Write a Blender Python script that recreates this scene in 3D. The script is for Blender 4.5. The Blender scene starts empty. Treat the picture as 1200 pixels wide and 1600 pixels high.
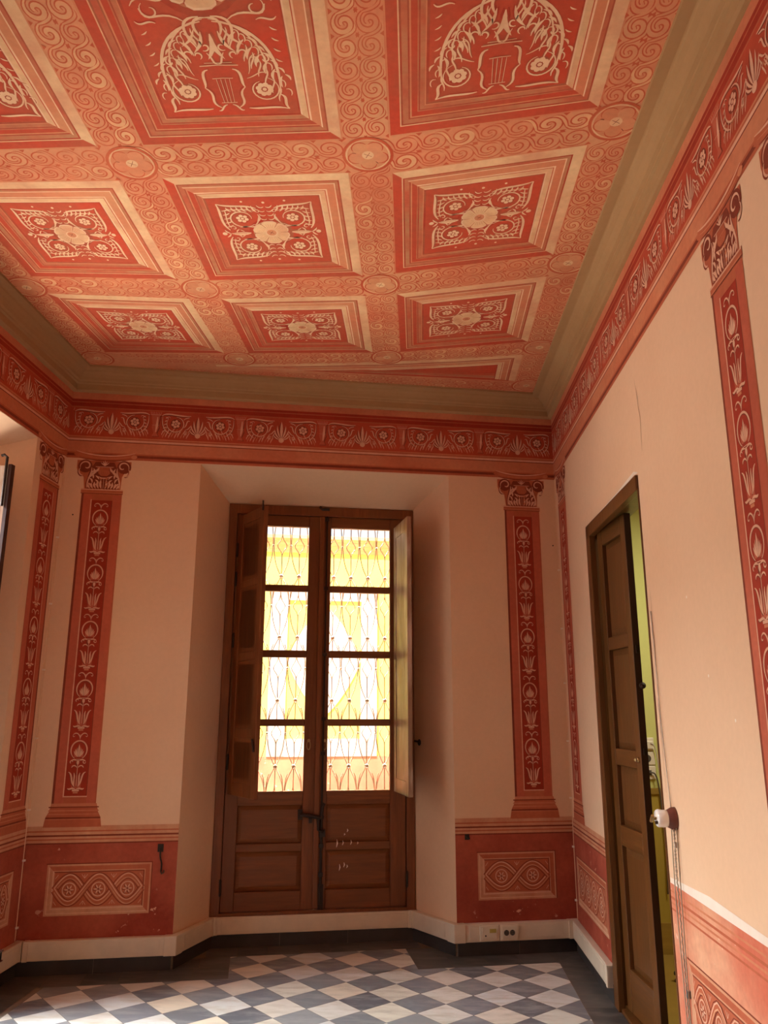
import bpy, bmesh, math, random
from mathutils import Vector, Matrix
random.seed(7)
SC = bpy.context.scene
COL = SC.collection
PI = math.pi
V3 = Vector

# ------------------------------------------------------------------ camera, sky, sun, lights, exposure
CAMH = 1.48285
RX = ((0.99897443, 0.04525355, 0.00148437), (0.00953722, -0.24235641, 0.97014041), (-0.04426205, 0.9691313, 0.24253945))
cam_d = bpy.data.cameras.new('camera'); cam = bpy.data.objects.new('camera', cam_d); COL.objects.link(cam)
cam_d.sensor_fit = 'VERTICAL'; cam_d.sensor_height = 36.0; cam_d.sensor_width = 27.0
cam_d.lens = 1234.77 / 1600 * 36.0; cam_d.clip_start = 0.02
r, u, f = [V3(x) for x in RX]
cam.matrix_world = Matrix(((r.x, u.x, -f.x, 0), (r.y, u.y, -f.y, 0), (r.z, u.z, -f.z, CAMH), (0, 0, 0, 1)))
SC.camera = cam
SC.view_settings.view_transform = 'Standard'; SC.view_settings.look = 'None'
SC.view_settings.gamma = 1.0; SC.view_settings.use_curve_mapping = False
SC.view_settings.exposure = -0.08
SC.cycles.max_bounces = 10; SC.cycles.diffuse_bounces = 7; SC.cycles.glossy_bounces = 4
SC.cycles.transparent_max_bounces = 16; SC.cycles.sample_clamp_indirect = 6.0

W = bpy.data.worlds.new('sky'); SC.world = W; W.use_nodes = True
bg = W.node_tree.nodes['Background']; bg.inputs[0].default_value = (0.86, 0.93, 1.0, 1); bg.inputs[1].default_value = 1.6

def lamp(name, kind, energy, loc, rot_dir, color=(1, 1, 1), size=(1, 1), **kw):
    d = bpy.data.lights.new(name, kind); d.energy = energy; d.color = color
    if kind == 'AREA':
        d.shape = 'RECTANGLE'; d.size, d.size_y = size
    for k, v in kw.items(): setattr(d, k, v)
    o = bpy.data.objects.new(name, d); COL.objects.link(o); o.location = loc
    o.rotation_euler = V3(rot_dir).to_track_quat('-Z', 'Y').to_euler()
    return o
lamp('sun', 'SUN', 11.5, (0, 0, 12), (0.15, 0.55, -0.80), (1.0, 0.97, 0.92), angle=0.01)
# daylight through the window of the left wall; sky and sunlit pavement outside the back window
lamp('skylight_left_window', 'AREA', 290, (-4.2, 4.0, 3.75), (1, -0.2, -0.95), (0.92, 0.97, 1.0), (2.0, 1.4), spread=math.radians(100))
lamp('daylight_left_window', 'AREA', 108, (-3.75, 4.25, 1.95), (1, -0.42, -0.16), (1.0, 0.95, 0.86), (1.5, 2.4))
lamp('skylight_back_window', 'AREA', 900, (-0.6, 6.45, 3.95), (0.05, -1.55, -3.95), (0.92, 0.97, 1.0), (2.4, 0.9), spread=math.radians(65))
lamp('pavement_bounce_back', 'AREA', 200, (-0.8, 6.75, -0.35), (0.0, -1.0, 1.9), (1.0, 0.92, 0.8), (2.2, 1.0), spread=math.radians(80))
lamp('pavement_bounce_left', 'AREA', 38, (-3.9, 4.0, -0.3), (1.0, -0.1, 1.35), (1.0, 0.92, 0.8), (1.8, 1.0), spread=math.radians(80))
lamp('passage_fill_light', 'AREA', 40, (2.1, 4.3, 2.9), (0, 0, -1), (1.0, 0.95, 0.8), (0.5, 0.5))  # added fill light for the room beyond the door, no fixture of its own

# ------------------------------------------------------------------ materials
def lin(c):
    return tuple((x / 255 / 12.92) if x / 255 <= 0.04045 else ((x / 255 + 0.055) / 1.055) ** 2.4 for x in c)
def nodes(name):
    m = bpy.data.materials.new(name); m.use_nodes = True
    return m, m.node_tree.nodes, m.node_tree.links, m.node_tree.nodes['Principled BSDF']
def mixc(N, L, fac, a, b, mode='MIX'):
    n = N.new('ShaderNodeMix'); n.data_type = 'RGBA'; n.blend_type = mode
    for k, v in ((0, fac), (6, a), (7, b)):
        if hasattr(v, 'is_output'): L.new(v, n.inputs[k])
        elif k == 0: n.inputs[0].default_value = v
        else: n.inputs[k].default_value = (*v, 1)
    return n.outputs[2]
def noise(N, L, vec, scale, detail=4, lo=0.35, hi=0.65, rough=0.55):
    n = N.new('ShaderNodeTexNoise'); n.inputs['Scale'].default_value = scale; n.inputs['Detail'].default_value = detail
    n.inputs['Roughness'].default_value = rough; L.new(vec, n.inputs['Vector'])
    r = N.new('ShaderNodeMapRange'); r.inputs[1].default_value = lo; r.inputs[2].default_value = hi
    L.new(n.outputs[0], r.inputs[0]); return r.outputs[0]
def coords(N, L, scale=(1, 1, 1)):
    t = N.new('ShaderNodeTexCoord'); m = N.new('ShaderNodeMapping'); m.inputs['Scale'].default_value = scale
    L.new(t.outputs['Object'], m.inputs[0]); return m.outputs[0]
MAT = {}
def fresco(name, c, c2=None, amt=0.6, scale=2.5, grain=0.10, rough=0.85, spec=0.25, specks=None, stretch=(1, 1, 1), patch=0.0):
    m, N, L, p = nodes(name); v = coords(N, L, stretch)
    col = mixc(N, L, 0.0, lin(c), lin(c))
    c2 = c2 or tuple(max(0, x * 0.88) for x in c)
    f1 = noise(N, L, v, scale, 6)
    mu = N.new('ShaderNodeMath'); mu.operation = 'MULTIPLY'; L.new(f1, mu.inputs[0]); mu.inputs[1].default_value = amt
    col = mixc(N, L, mu.outputs[0], lin(c), lin(c2))
    g = noise(N, L, v, 38, 5, 0.2, 0.8)
    r = N.new('ShaderNodeMapRange'); r.inputs[3].default_value = 1 - grain; r.inputs[4].default_value = 1 + grain; L.new(g, r.inputs[0])
    hs = N.new('ShaderNodeHueSaturation'); L.new(r.outputs[0], hs.inputs['Value']); L.new(col, hs.inputs['Color'])
    col = hs.outputs[0]
    if patch:
        pr = N.new('ShaderNodeMapRange'); pr.inputs[3].default_value = 1 - patch; pr.inputs[4].default_value = 1 + patch * 0.8
        L.new(noise(N, L, v, 1.7, 7, 0.3, 0.7, 0.7), pr.inputs[0]); h2 = N.new('ShaderNodeHueSaturation')
        L.new(pr.outputs[0], h2.inputs['Value']); L.new(col, h2.inputs['Color']); col = h2.outputs[0]
    if specks:
        s = noise(N, L, v, 26, 3, 0.66, 0.70); s2 = noise(N, L, v, 3, 2, 0.5, 0.62)
        q = N.new('ShaderNodeMath'); q.operation = 'MULTIPLY'; L.new(s, q.inputs[0]); L.new(s2, q.inputs[1])
        col = mixc(N, L, q.outputs[0], col, lin(specks))
    L.new(col, p.inputs['Base Color']); p.inputs['Roughness'].default_value = rough; p.inputs['Specular IOR Level'].default_value = spec
    b = N.new('ShaderNodeBump'); b.inputs['Strength'].default_value = 0.08; b.inputs['Distance'].default_value = 0.01
    L.new(noise(N, L, v, 14, 5, 0.2, 0.8), b.inputs['Height']); L.new(b.outputs[0], p.inputs['Normal'])
    MAT[name] = m; return m
def plain(name, c, rough=0.5, metal=0.0, spec=0.5, var=0.06, scale=12):
    m, N, L, p = nodes(name); v = coords(N, L)
    d = tuple(x * (1 - var * 2) for x in c)
    L.new(mixc(N, L, noise(N, L, v, scale, 4), lin(c), lin(d)), p.inputs['Base Color'])
    p.inputs['Roughness'].default_value = rough; p.inputs['Metallic'].default_value = metal; p.inputs['Specular IOR Level'].default_value = spec
    MAT[name] = m; return m
def wood(name, c, c2, vert=True, scale=9, rough=0.45, worn=None):
    m, N, L, p = nodes(name); v = coords(N, L, (1, 1, 0.09) if vert else (0.09, 0.09, 1))
    f1 = noise(N, L, v, scale * 5, 6, 0.3, 0.7, 0.65); f2 = noise(N, L, v, scale, 3)
    col = mixc(N, L, f1, lin(c), lin(c2)); col = mixc(N, L, f2, col, lin(tuple(x * 0.8 for x in c)))
    if worn:
        w = noise(N, L, coords(N, L, (1, 1, 0.25)), 10, 5, 0.5, 0.72); col = mixc(N, L, w, col, lin(worn))
    L.new(col, p.inputs['Base Color']); p.inputs['Roughness'].default_value = rough; p.inputs['Specular IOR Level'].default_value = 0.4
    b = N.new('ShaderNodeBump'); b.inputs['Strength'].default_value = 0.15; b.inputs['Distance'].default_value = 0.004
    L.new(f1, b.inputs['Height']); L.new(b.outputs[0], p.inputs['Normal'])
    MAT[name] = m; return m
def marble(name, stops, vein, rough=0.28):
    m, N, L, p = nodes(name); v = coords(N, L)
    g = N.new('ShaderNodeNewGeometry'); cr = N.new('ShaderNodeValToRGB'); cr.color_ramp.interpolation = 'LINEAR'
    e = cr.color_ramp.elements
    while len(e) < len(stops): e.new(0.5)
    for i, c in enumerate(stops): e[i].position = i / (len(stops) - 1); e[i].color = (*lin(c), 1)
    L.new(g.outputs['Random Per Island'], cr.inputs[0])
    ad = N.new('ShaderNodeVectorMath'); ad.operation = 'ADD'; cm = N.new('ShaderNodeCombineXYZ')
    k = N.new('ShaderNodeMath'); k.operation = 'MULTIPLY'; k.inputs[1].default_value = 30; L.new(g.outputs['Random Per Island'], k.inputs[0])
    L.new(k.outputs[0], cm.inputs[0]); L.new(k.outputs[0], cm.inputs[2]); L.new(v, ad.inputs[0]); L.new(cm.outputs[0], ad.inputs[1])
    mp = N.new('ShaderNodeMapping'); mp.inputs['Scale'].default_value = (1, 3.2, 1); mp.inputs['Rotation'].default_value = (0, 0, 0.6); L.new(ad.outputs[0], mp.inputs[0])
    f = noise(N, L, mp.outputs[0], 5, 8, 0.45, 0.72, 0.62)
    col = mixc(N, L, f, cr.outputs[0], lin(vein)); L.new(col, p.inputs['Base Color'])
    p.inputs['Roughness'].default_value = rough; p.inputs['Specular IOR Level'].default_value = 0.5
    MAT[name] = m; return m
fresco('plaster_pink', (227, 190, 156), (215, 172, 137), 0.5, 0.9, 0.03)
fresco('plaster_pale', (236, 222, 206), (226, 200, 180), 0.5, 6, 0.03)
fresco('red', (186, 76, 50), (160, 64, 42), 0.7, 3.5, patch=0.08)
fresco('deep_red', (162, 52, 32), (140, 46, 28), 0.7, 3.5, patch=0.08)
fresco('brick', (186, 102, 70), (170, 84, 56), 0.8, 2.5, patch=0.08)
fresco('side', (192, 100, 74), (178, 86, 62), 0.8, 2.0, patch=0.1)
fresco('salmon', (202, 130, 94), (190, 106, 74), 0.8, 3, patch=0.08)
fresco('cream', (220, 172, 142), (206, 148, 120), 0.7, 6)
fresco('dark_line', (122, 52, 34), (140, 66, 44), 0.6, 6)
fresco('dado_red', (174, 86, 63), (148, 60, 43), 1.0, 3.0, 0.14, specks=(216, 160, 130), patch=0.1)
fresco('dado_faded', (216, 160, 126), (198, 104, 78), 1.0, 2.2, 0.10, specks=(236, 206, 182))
fresco('dado_tan', (206, 154, 118), (190, 120, 88), 0.9, 5, 0.10)
fresco('ceil_tan', (210, 148, 106), (206, 122, 86), 1.0, 2.2, 0.08, patch=0.13)
fresco('ceil_salmon', (204, 118, 82), (206, 140, 98), 1.0, 2.4, 0.08, patch=0.13)
fresco('ceil_stroke', (186, 78, 48), (196, 104, 68), 0.9, 3.0, 0.08, patch=0.13)
fresco('ceil_red', (192, 70, 44), (180, 84, 56), 1.0, 3.2, 0.12, patch=0.13)
fresco('ceil_dark', (170, 54, 34), (166, 92, 62), 1.0, 5.0, 0.12, patch=0.13)
fresco('ceil_taupe', (182, 124, 86), (190, 92, 64), 1.0, 5.0, 0.10, patch=0.13)
fresco('ceil_cream', (224, 184, 138), (210, 150, 112), 0.9, 5.0, 0.08, patch=0.13)
fresco('ceil_pale', (220, 164, 118), (208, 138, 98), 0.9, 4.0, 0.08, patch=0.13)
fresco('ceil_white', (230, 192, 152), (216, 164, 126), 0.8, 9.0, 0.06)
fresco('cornice_tan', (170, 132, 90), (158, 118, 76), 0.6, 2.0, 0.04)
fresco('crack', (150, 112, 92))
wood('wood_brown', (140, 78, 34), (98, 48, 16), rough=0.5); wood('wood_brown_rail', (142, 80, 34), (98, 48, 16), False, rough=0.5)
wood('wood_worn', (176, 138, 108), (140, 96, 70), worn=(206, 184, 166))
wood('door_wood', (118, 74, 34), (84, 48, 18), rough=0.35); wood('door_wood_rail', (118, 74, 34), (84, 48, 18), False, rough=0.35)
wood('dark_wood', (70, 34, 24), (52, 24, 18)); wood('knob_wood', (128, 76, 62), (98, 52, 42), False)
wood('floorboard', (176, 140, 60), (150, 112, 44), False, 6)
plain('iron', (58, 44, 36), 0.55, 0.6); plain('old_iron', (96, 74, 58), 0.6, 0.5)
plain('brass', (190, 160, 110), 0.35, 0.9); plain('steel', (200, 198, 196), 0.22, 1.0)
plain('trunking_cream', (226, 210, 186), 0.45, var=0.02); plain('socket_cream', (230, 216, 192), 0.4, var=0.02)
plain('socket_dark', (90, 78, 66), 0.5); plain('black', (24, 22, 22), 0.4); plain('label_yellow', (190, 172, 84), 0.6)
plain('porcelain', (246, 242, 236), 0.18, spec=0.6, var=0.01); plain('cord_white', (206, 190, 172), 0.8); plain('cord_grey', (176, 160, 140), 0.8)
plain('grille_paint', (150, 120, 90), 0.6); plain('table_black', (20, 19, 20), 0.15, spec=0.7); plain('grey_metal', (128, 120, 116), 0.35, 0.6)
fresco('skirting_stone', (70, 66, 64), (54, 50, 50), 0.8, 6, 0.06, rough=0.35, spec=0.5)
fresco('grout', (150, 138, 122), (120, 108, 96), 0.6, 12)
fresco('gate_white', (244, 242, 236)); fresco('facade_yellow', (252, 233, 126), (250, 226, 112), 0.6, 2)
fresco('facade_orange', (246, 212, 158), (238, 190, 126), 0.7, 3)
fresco('facade_pink', (222, 120, 94), (232, 150, 118), 1.0, 1.6, 0.06, specks=(250, 236, 200)); fresco('street', (200, 192, 180))
fresco('wall_lime', (206, 206, 128), (196, 192, 112), 0.4, 1, 0.02); fresco('wainscot_olive', (176, 150, 62), (160, 132, 50), 0.5, 2, 0.03)
marble('marble_white', [(226, 224, 218), (234, 228, 208), (222, 226, 226), (234, 218, 194), (230, 228, 222)], (204, 194, 176))
marble('marble_grey', [(118, 120, 124), (146, 150, 152), (100, 102, 108), (134, 138, 144), (124, 126, 128)], (164, 164, 162), 0.3)
marble('marble_dark', [(84, 80, 76), (70, 68, 66), (94, 90, 86)], (112, 106, 100), 0.38)
def glass():
    m, N, L, p = nodes('window_glass'); out = [n for n in N if n.type == 'OUTPUT_MATERIAL'][0]
    t = N.new('ShaderNodeBsdfTransparent'); t.inputs[0].default_value = (0.96, 0.97, 0.96, 1)
    g = N.new('ShaderNodeBsdfGlossy'); g.inputs['Roughness'].default_value = 0.03
    fr = N.new('ShaderNodeFresnel'); fr.inputs[0].default_value = 1.45
    mx = N.new('ShaderNodeMixShader'); L.new(fr.outputs[0], mx.inputs[0]); L.new(t.outputs[0], mx.inputs[1]); L.new(g.outputs[0], mx.inputs[2])
    L.new(mx.outputs[0], out.inputs[0]); MAT['window_glass'] = m
glass()

# ------------------------------------------------------------------ object helpers
ORG = {}
def tag(o, label=None, cat=None, group=None, kind=None):
    if label: o['label'] = label
    if cat: o['category'] = cat
    if group: o['group'] = group
    if kind: o['kind'] = kind
    return o
def thing(name, label, cat, loc, group=None):
    o = bpy.data.objects.new(name, None); COL.objects.link(o); o.location = loc; o.empty_display_size = 0.1
    ORG[o] = V3(loc); return tag(o, label, cat, group)
class MB:
    """collects solids and flat shapes, then becomes one mesh object"""
    def __init__(s): s.v = []; s.f = []; s.m = []
    def add(s, vs, fs, m=0):
        n = len(s.v); s.v += [tuple(x) for x in vs]; s.f += [tuple(i + n for i in q) for q in fs]; s.m += [m] * len(fs)
        return s
    def box(s, F, a0, a1, d0, d1, z0, z1, m=0):
        vs = [F(a, d, z) for a in (a0, a1) for d in (d0, d1) for z in (z0, z1)]
        return s.add(vs, [(0, 1, 3, 2), (4, 6, 7, 5), (0, 4, 5, 1), (2, 3, 7, 6), (0, 2, 6, 4), (1, 5, 7, 3)], m)
    def prism(s, lo, hi, m=0):
        n = len(lo)
        return s.add(list(lo) + list(hi), [tuple(range(n))[::-1], tuple(range(n, 2 * n))] + [(i, (i + 1) % n, n + (i + 1) % n, n + i) for i in range(n)], m)
    def tube(s, pts, r, n=8, m=0, closed=False):
        pts = [V3(p) for p in pts]; k = len(pts); rs = r if isinstance(r, (list, tuple)) else [r] * k
        vs = []; ref = None
        for i, p in enumerate(pts):
            a = pts[(i - 1) % k if closed else max(i - 1, 0)]; b = pts[(i + 1) % k if closed else min(i + 1, k - 1)]
            t = (b - a).normalized()
            if ref is None: ref = t.orthogonal().normalized()
            ref = (ref - t * ref.dot(t)).normalized(); q = t.cross(ref)
            vs += [p + (ref * math.cos(2 * PI * j / n) + q * math.sin(2 * PI * j / n)) * rs[i] for j in range(n)]
        fs = [(i * n + j, i * n + (j + 1) % n, ((i + 1) % k) * n + (j + 1) % n, ((i + 1) % k) * n + j) for i in range(k if closed else k - 1) for j in range(n)]
        if not closed: fs += [tuple(range(n))[::-1], tuple(range((k - 1) * n, k * n))]
        return s.add(vs, fs, m)
    def lathe(s, o, ax, prof, n=20, m=0):
        o = V3(o); ax = V3(ax).normalized(); x = ax.orthogonal().normalized(); y = ax.cross(x)
        vs = [o + ax * h + (x * math.cos(2 * PI * j / n) + y * math.sin(2 * PI * j / n)) * max(rr, 1e-4) for rr, h in prof for j in range(n)]
        k = len(prof)
        fs = [(i * n + j, i * n + (j + 1) % n, (i + 1) * n + (j + 1) % n, (i + 1) * n + j) for i in range(k - 1) for j in range(n)]
        fs += [tuple(range(n))[::-1], tuple(range((k - 1) * n, k * n))]
        return s.add(vs, fs, m)
    def build(s, name, mats, parent=None, bevel=0, smooth=False, loc=None):
        mats = [mats] if isinstance(mats, str) else mats
        if parent is not None: o0 = ORG[parent]
        elif loc is not None: o0 = V3(loc)
        else:
            o0 = V3([(min(p[i] for p in s.v) + max(p[i] for p in s.v)) / 2 for i in range(3)]); o0.z = min(p[2] for p in s.v)
        me = bpy.data.meshes.new(name); me.from_pydata([tuple(V3(p) - o0) for p in s.v], [], s.f)
        for k in mats: me.materials.append(MAT[k])
        me.polygons.foreach_set('material_index', s.m)
        me.validate(); bm = bmesh.new(); bm.from_mesh(me); bmesh.ops.recalc_face_normals(bm, faces=bm.faces); bm.to_mesh(me); bm.free()
        if smooth:
            me.polygons.foreach_set('use_smooth', [True] * len(me.polygons))
        o = bpy.data.objects.new(name, me); COL.objects.link(o); ORG[o] = o0
        if parent is not None: o.parent = parent
        else: o.location = o0
        if bevel:
            b = o.modifiers.new('bevel', 'BEVEL'); b.width = bevel; b.segments = 2; b.limit_method = 'ANGLE'
        return o
def frame(o, ea, ed):
    o, ea, ed = V3(o), V3(ea), V3(ed)
    return lambda a, d, z: o + ea * a + ed * d + V3((0, 0, z))

# ------------------------------------------------------------------ painted decoration: flat brush strokes lying on a plane
LH = 0.0003
PMATS = ['plaster_pink', 'red', 'deep_red', 'brick', 'side', 'salmon', 'cream', 'dark_line', 'dado_red', 'dado_tan', 'dado_faded', 'plaster_pale',
         'ceil_tan', 'ceil_salmon', 'ceil_stroke', 'ceil_red', 'ceil_dark', 'ceil_taupe', 'ceil_cream', 'ceil_pale', 'ceil_white', 'crack']
def bez(a, b, c, d, n=9):
    out = []
    for i in range(n + 1):
        t = i / n; q = 1 - t
        out.append(tuple(q ** 3 * a[k] + 3 * q * q * t * b[k] + 3 * q * t * t * c[k] + t ** 3 * d[k] for k in (0, 1)))
    return out
def arc(cx, cy, rx, a0, a1, n=12, ry=None):
    ry = ry or rx
    return [(cx + rx * math.cos(a0 + (a1 - a0) * i / n), cy + ry * math.sin(a0 + (a1 - a0) * i / n)) for i in range(n + 1)]
def spiral(cx, cy, r0, r1, a0, a1, n=18):
    return [(cx + (r0 + (r1 - r0) * i / n) * math.cos(a0 + (a1 - a0) * i / n), cy + (r0 + (r1 - r0) * i / n) * math.sin(a0 + (a1 - a0) * i / n)) for i in range(n + 1)]
class Paint:
    def __init__(s, P): s.P = P; s.q = []; s.k = 0; s.T = lambda x, y: (x, y)
    def at(s, ox=0, oy=0, sx=1, sy=1, rot=0):
        c, n = math.cos(rot), math.sin(rot)
        s.T = lambda x, y: (ox + c * x * sx - n * y * sy, oy + n * x * sx + c * y * sy); return s
    def poly(s, pts, m, l):
        if not s.hold: s.k += 1
        s.q.append(([s.T(*p) for p in pts], m, l + (s.k % 40) * 0.022)); return s
    hold = False
    def rect(s, x0, x1, y0, y1, m, l): return s.poly([(x0, y0), (x1, y0), (x1, y1), (x0, y1)], m, l)
    def rib(s, pts, w, m, l, tip=(0.35, 0.35), dx=0, dy=0):
        n = len(pts); Lf = []; Rt = []
        for i, p in enumerate(pts):
            a, b = pts[max(i - 1, 0)], pts[min(i + 1, n - 1)]
            tx, ty = b[0] - a[0], b[1] - a[1]; k = math.hypot(tx, ty) or 1e-9
            t = i / (n - 1); e = 1.0
            if t < 0.25: e = tip[0] + (1 - tip[0]) * t / 0.25
            if t > 0.75: e = min(e, tip[1] + (1 - tip[1]) * (1 - t) / 0.25)
            hx, hy = -ty / k * w / 2 * e, tx / k * w / 2 * e
            Lf.append((p[0] + hx + dx, p[1] + hy + dy)); Rt.append((p[0] - hx + dx, p[1] - hy + dy))
        s.k += 1; s.hold = True
        for i in range(n - 1): s.poly([Lf[i], Lf[i + 1], Rt[i + 1], Rt[i]], m, l)
        s.hold = False
        return s
    def rel(s, pts, w, l, lt='cream', dk='dark_line', k=0.55, tip=(0.35, 0.35)):
        s.rib(pts, w * 1.25, dk, l, tip, -w * k, -w * k); return s.rib(pts, w, lt, l + 1, tip)
    def leaf(s, x0, y0, x1, y1, w, m, l, bend=0.0):
        dx, dy = x1 - x0, y1 - y0; a = []; b = []
        for i in range(6):
            t = i / 5; h = w / 2 * math.sin(PI * min(1, t * 0.95 + 0.05)) ** 0.8; c = bend * math.sin(PI * t)
            L_ = math.hypot(dx, dy) or 1e-9; nx, ny = -dy / L_, dx / L_
            px, py = x0 + dx * t + nx * c, y0 + dy * t + ny * c
            a.append((px + nx * h, py + ny * h)); b.append((px - nx * h, py - ny * h))
        return s.poly(a + b[::-1], m, l)
    def rleaf(s, x0, y0, x1, y1, w, l, bend=0.0, lt='cream', dk='dark_line'):
        w *= 0.72; o = w * 0.4; s.leaf(x0 - o, y0 - o, x1 - o, y1 - o, w * 1.2, dk, l, bend); return s.leaf(x0, y0, x1, y1, w, lt, l + 1, bend)
    def disc(s, x, y, rr, m, l, n=14): return s.poly(arc(x, y, rr, 0, 2 * PI, n)[:-1], m, l)
    def ring(s, x, y, rr, w, m, l, n=20): return s.rib(arc(x, y, rr, 0, 2 * PI, n), w, m, l, (1, 1))
    def flower(s, x, y, rr, l, lt='cream', dk='dark_line', n=6):
        s.disc(x, y, rr * 1.15, dk, l)
        for i in range(n):
            a = 2 * PI * i / n + 0.3; s.disc(x + rr * 0.68 * math.cos(a), y + rr * 0.68 * math.sin(a), rr * 0.34, lt, l + 1, 8)
        return s.disc(x, y, rr * 0.26, lt, l + 1, 8)
    def build(s, name, parent=None):
        used = []; mb = MB()
        for pts, m, l in s.q:
            if m not in used: used.append(m)
            mb.add([s.P(x, y, l * LH) for x, y in pts], [tuple(range(len(pts)))], used.index(m))
        o0 = ORG[parent] if parent is not None else V3((0, 0, 0))
        me = bpy.data.meshes.new(name); me.from_pydata([tuple(V3(p) - o0) for p in mb.v], [], mb.f)
        for k in used: me.materials.append(MAT[k])
        me.polygons.foreach_set('material_index', mb.m)
        o = bpy.data.objects.new(name, me); COL.objects.link(o); ORG[o] = o0
        if parent is not None: o.parent = parent
        return o

# ------------------------------------------------------------------ the plan of the room (the end wall stands askew)
L0 = V3((-2.34268, 4.92462, 0)); R0 = V3((0.98852, 5.59463, 0)); WB = 3.39791
bx = V3((0.980366, 0.197184, 0)); bn = V3((0.197184, -0.980366, 0))
dR = V3((0.010331, -0.999947, 0)); nR = V3((-0.999947, -0.010331, 0))
dL = V3((-0.00554, -0.999985, 0)); nL = V3((0.999985, -0.00554, 0))
B = frame(L0, bx, -bn); RW = frame(R0, dR, -nR); LW = frame(L0, dL, -nL)
ZT = 4.05; TB = 6.6                                     # slab top, length of the side walls
ZCEIL = 3.72

def xw(F, pts, z): return [F(a, d, z) for a, d in pts]
def struct(mb, name, mats, **k): return tag(mb.build(name, mats, **k), kind='structure')
# end wall with its splayed window recess
w = MB()
w.prism(xw(B, [(-0.4, 0), (0.875, 0), (1.076, 0.4), (1.076, 0.56), (-0.4, 0.56)], 0), xw(B, [(-0.4, 0), (0.875, 0), (1.076, 0.4), (1.076, 0.56), (-0.4, 0.56)], ZT))
w.prism(xw(B, [(2.606, 0), (WB + 0.4, 0), (WB + 0.4, 0.56), (2.407, 0.56), (2.407, 0.4)], 0), xw(B, [(2.606, 0), (WB + 0.4, 0), (WB + 0.4, 0.56), (2.407, 0.56), (2.407, 0.4)], ZT))
prof = [(0, 3.108), (0, ZT), (0.56, ZT), (0.56, 2.925), (0.4, 2.925)]
w.prism([B(0.86, d, z) for d, z in prof], [B(2.62, d, z) for d, z in prof])
w.box(B, 1.05, 2.43, 0.4, 0.56, 0, 0.2)
wall_back = struct(w, 'wall_back', 'plaster_pink', loc=B(0, 0, 0))
# left wall with the same kind of recess, and a second one near the viewer
w = MB()
for c0, c1 in ((None, 0.41), (2.14, None)):
    pts = []
    if c0 is None: pts += [(-0.5, 0.56), (-0.5, 0)]
    else: pts += [(c0 - 0.2, 0.56), (c0 - 0.2, 0.4), (c0, 0)]
    if c1 is None: pts += [(TB + 0.3, 0), (TB + 0.3, 0.56)]
    else: pts += [(c1, 0), (c1 + 0.2, 0.4), (c1 + 0.2, 0.56)]
    w.prism(xw(LW, pts, 0), xw(LW, pts, ZT))
for c in (0.41,):
    w.prism([LW(c - 0.01, d, z) for d, z in prof], [LW(c + 1.74, d, z) for d, z in prof])
    w.box(LW, c + 0.18, c + 1.56, 0.4, 0.56, 0, 0.2)
wall_left = struct(w, 'wall_left', 'plaster_pink', loc=LW(0, 0, 0))
# right wall with the doorway
DT0, DT1, DZ = 0.985, 2.05, 2.53
w = MB(); TR = 0.14
w.box(RW, -0.5, DT0, 0, TR, 0, ZT); w.box(RW, DT1, TB + 0.3, 0, TR, 0, ZT); w.box(RW, DT0, DT1, 0, TR, DZ, ZT)
wall_right = struct(w, 'wall_right', 'plaster_pink', loc=RW(0, 0, 0))
w = MB(); w.add([], []); w.box(lambda a, d, z: V3((a, d, z)), -3.2, 1.6, -1.95, -1.65, 0, ZT)
struct(w, 'wall_rear', 'plaster_pink')
room = [L0, R0, RW(TB + .3, 0, 0), LW(TB + .3, 0, 0)]
def shell(z0, z1, grow):
    c = sum(room, V3((0, 0, 0))) / 4
    pts = [p + (p - c).normalized() * grow for p in room]
    return [p + V3((0, 0, z0)) for p in pts], [p + V3((0, 0, z1)) for p in pts]
w = MB(); w.prism(*shell(ZCEIL, ZT + 0.25, 0.75))
ceiling = struct(w, 'ceiling', 'ceil_tan', loc=(0, 0, ZCEIL))
w = MB(); w.prism(*shell(-0.3, -0.002, 0.45))
floor = struct(w, 'floor_base', 'grout', loc=(0, 0, 0)); floor.name = 'floor'

# ------------------------------------------------------------------ floor tiles (diagonal chequer inside a dark border)
def clip(poly, hp):
    for (a, b) in hp:                                   # keep the left side of a->b
        out = []
        for i, p in enumerate(poly):
            q = poly[(i + 1) % len(poly)]
            sp = (b[0] - a[0]) * (p[1] - a[1]) - (b[1] - a[1]) * (p[0] - a[0]); sq = (b[0] - a[0]) * (q[1] - a[1]) - (b[1] - a[1]) * (q[0] - a[0])
            if sp >= 0: out.append(p)
            if sp * sq < 0:
                t = sp / (sp - sq); out.append((p[0] + (q[0] - p[0]) * t, p[1] + (q[1] - p[1]) * t))
        poly = out
        if len(poly) < 3: return []
    return poly
def halfplanes(P):
    ar = sum(P[i][0] * P[(i + 1) % len(P)][1] - P[(i + 1) % len(P)][0] * P[i][1] for i in range(len(P)))
    if ar < 0: P = P[::-1]
    return [(P[i], P[(i + 1) % len(P)]) for i in range(len(P))]
def xy(v): return (v.x, v.y)
def Bf(s, e): return xy(B(s, -e, 0))
def Rf(t, o): return xy(RW(t, -o, 0))
def Lf(t, o): return xy(LW(t, -o, 0))
mainP = [Bf(0.22, 0.225), Bf(3.185, 0.215), Rf(TB, 0.205), Lf(TB, 0.225)]
recP = [Bf(1.215, 0.23), Bf(1.215, -0.19), Bf(2.315, -0.20), Bf(2.315, 0.23)]
O = (-0.00194, 5.0392); p_ = (0.149082, 0.133322); q_ = (0.133322, -0.149082)
tb = MB()
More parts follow.
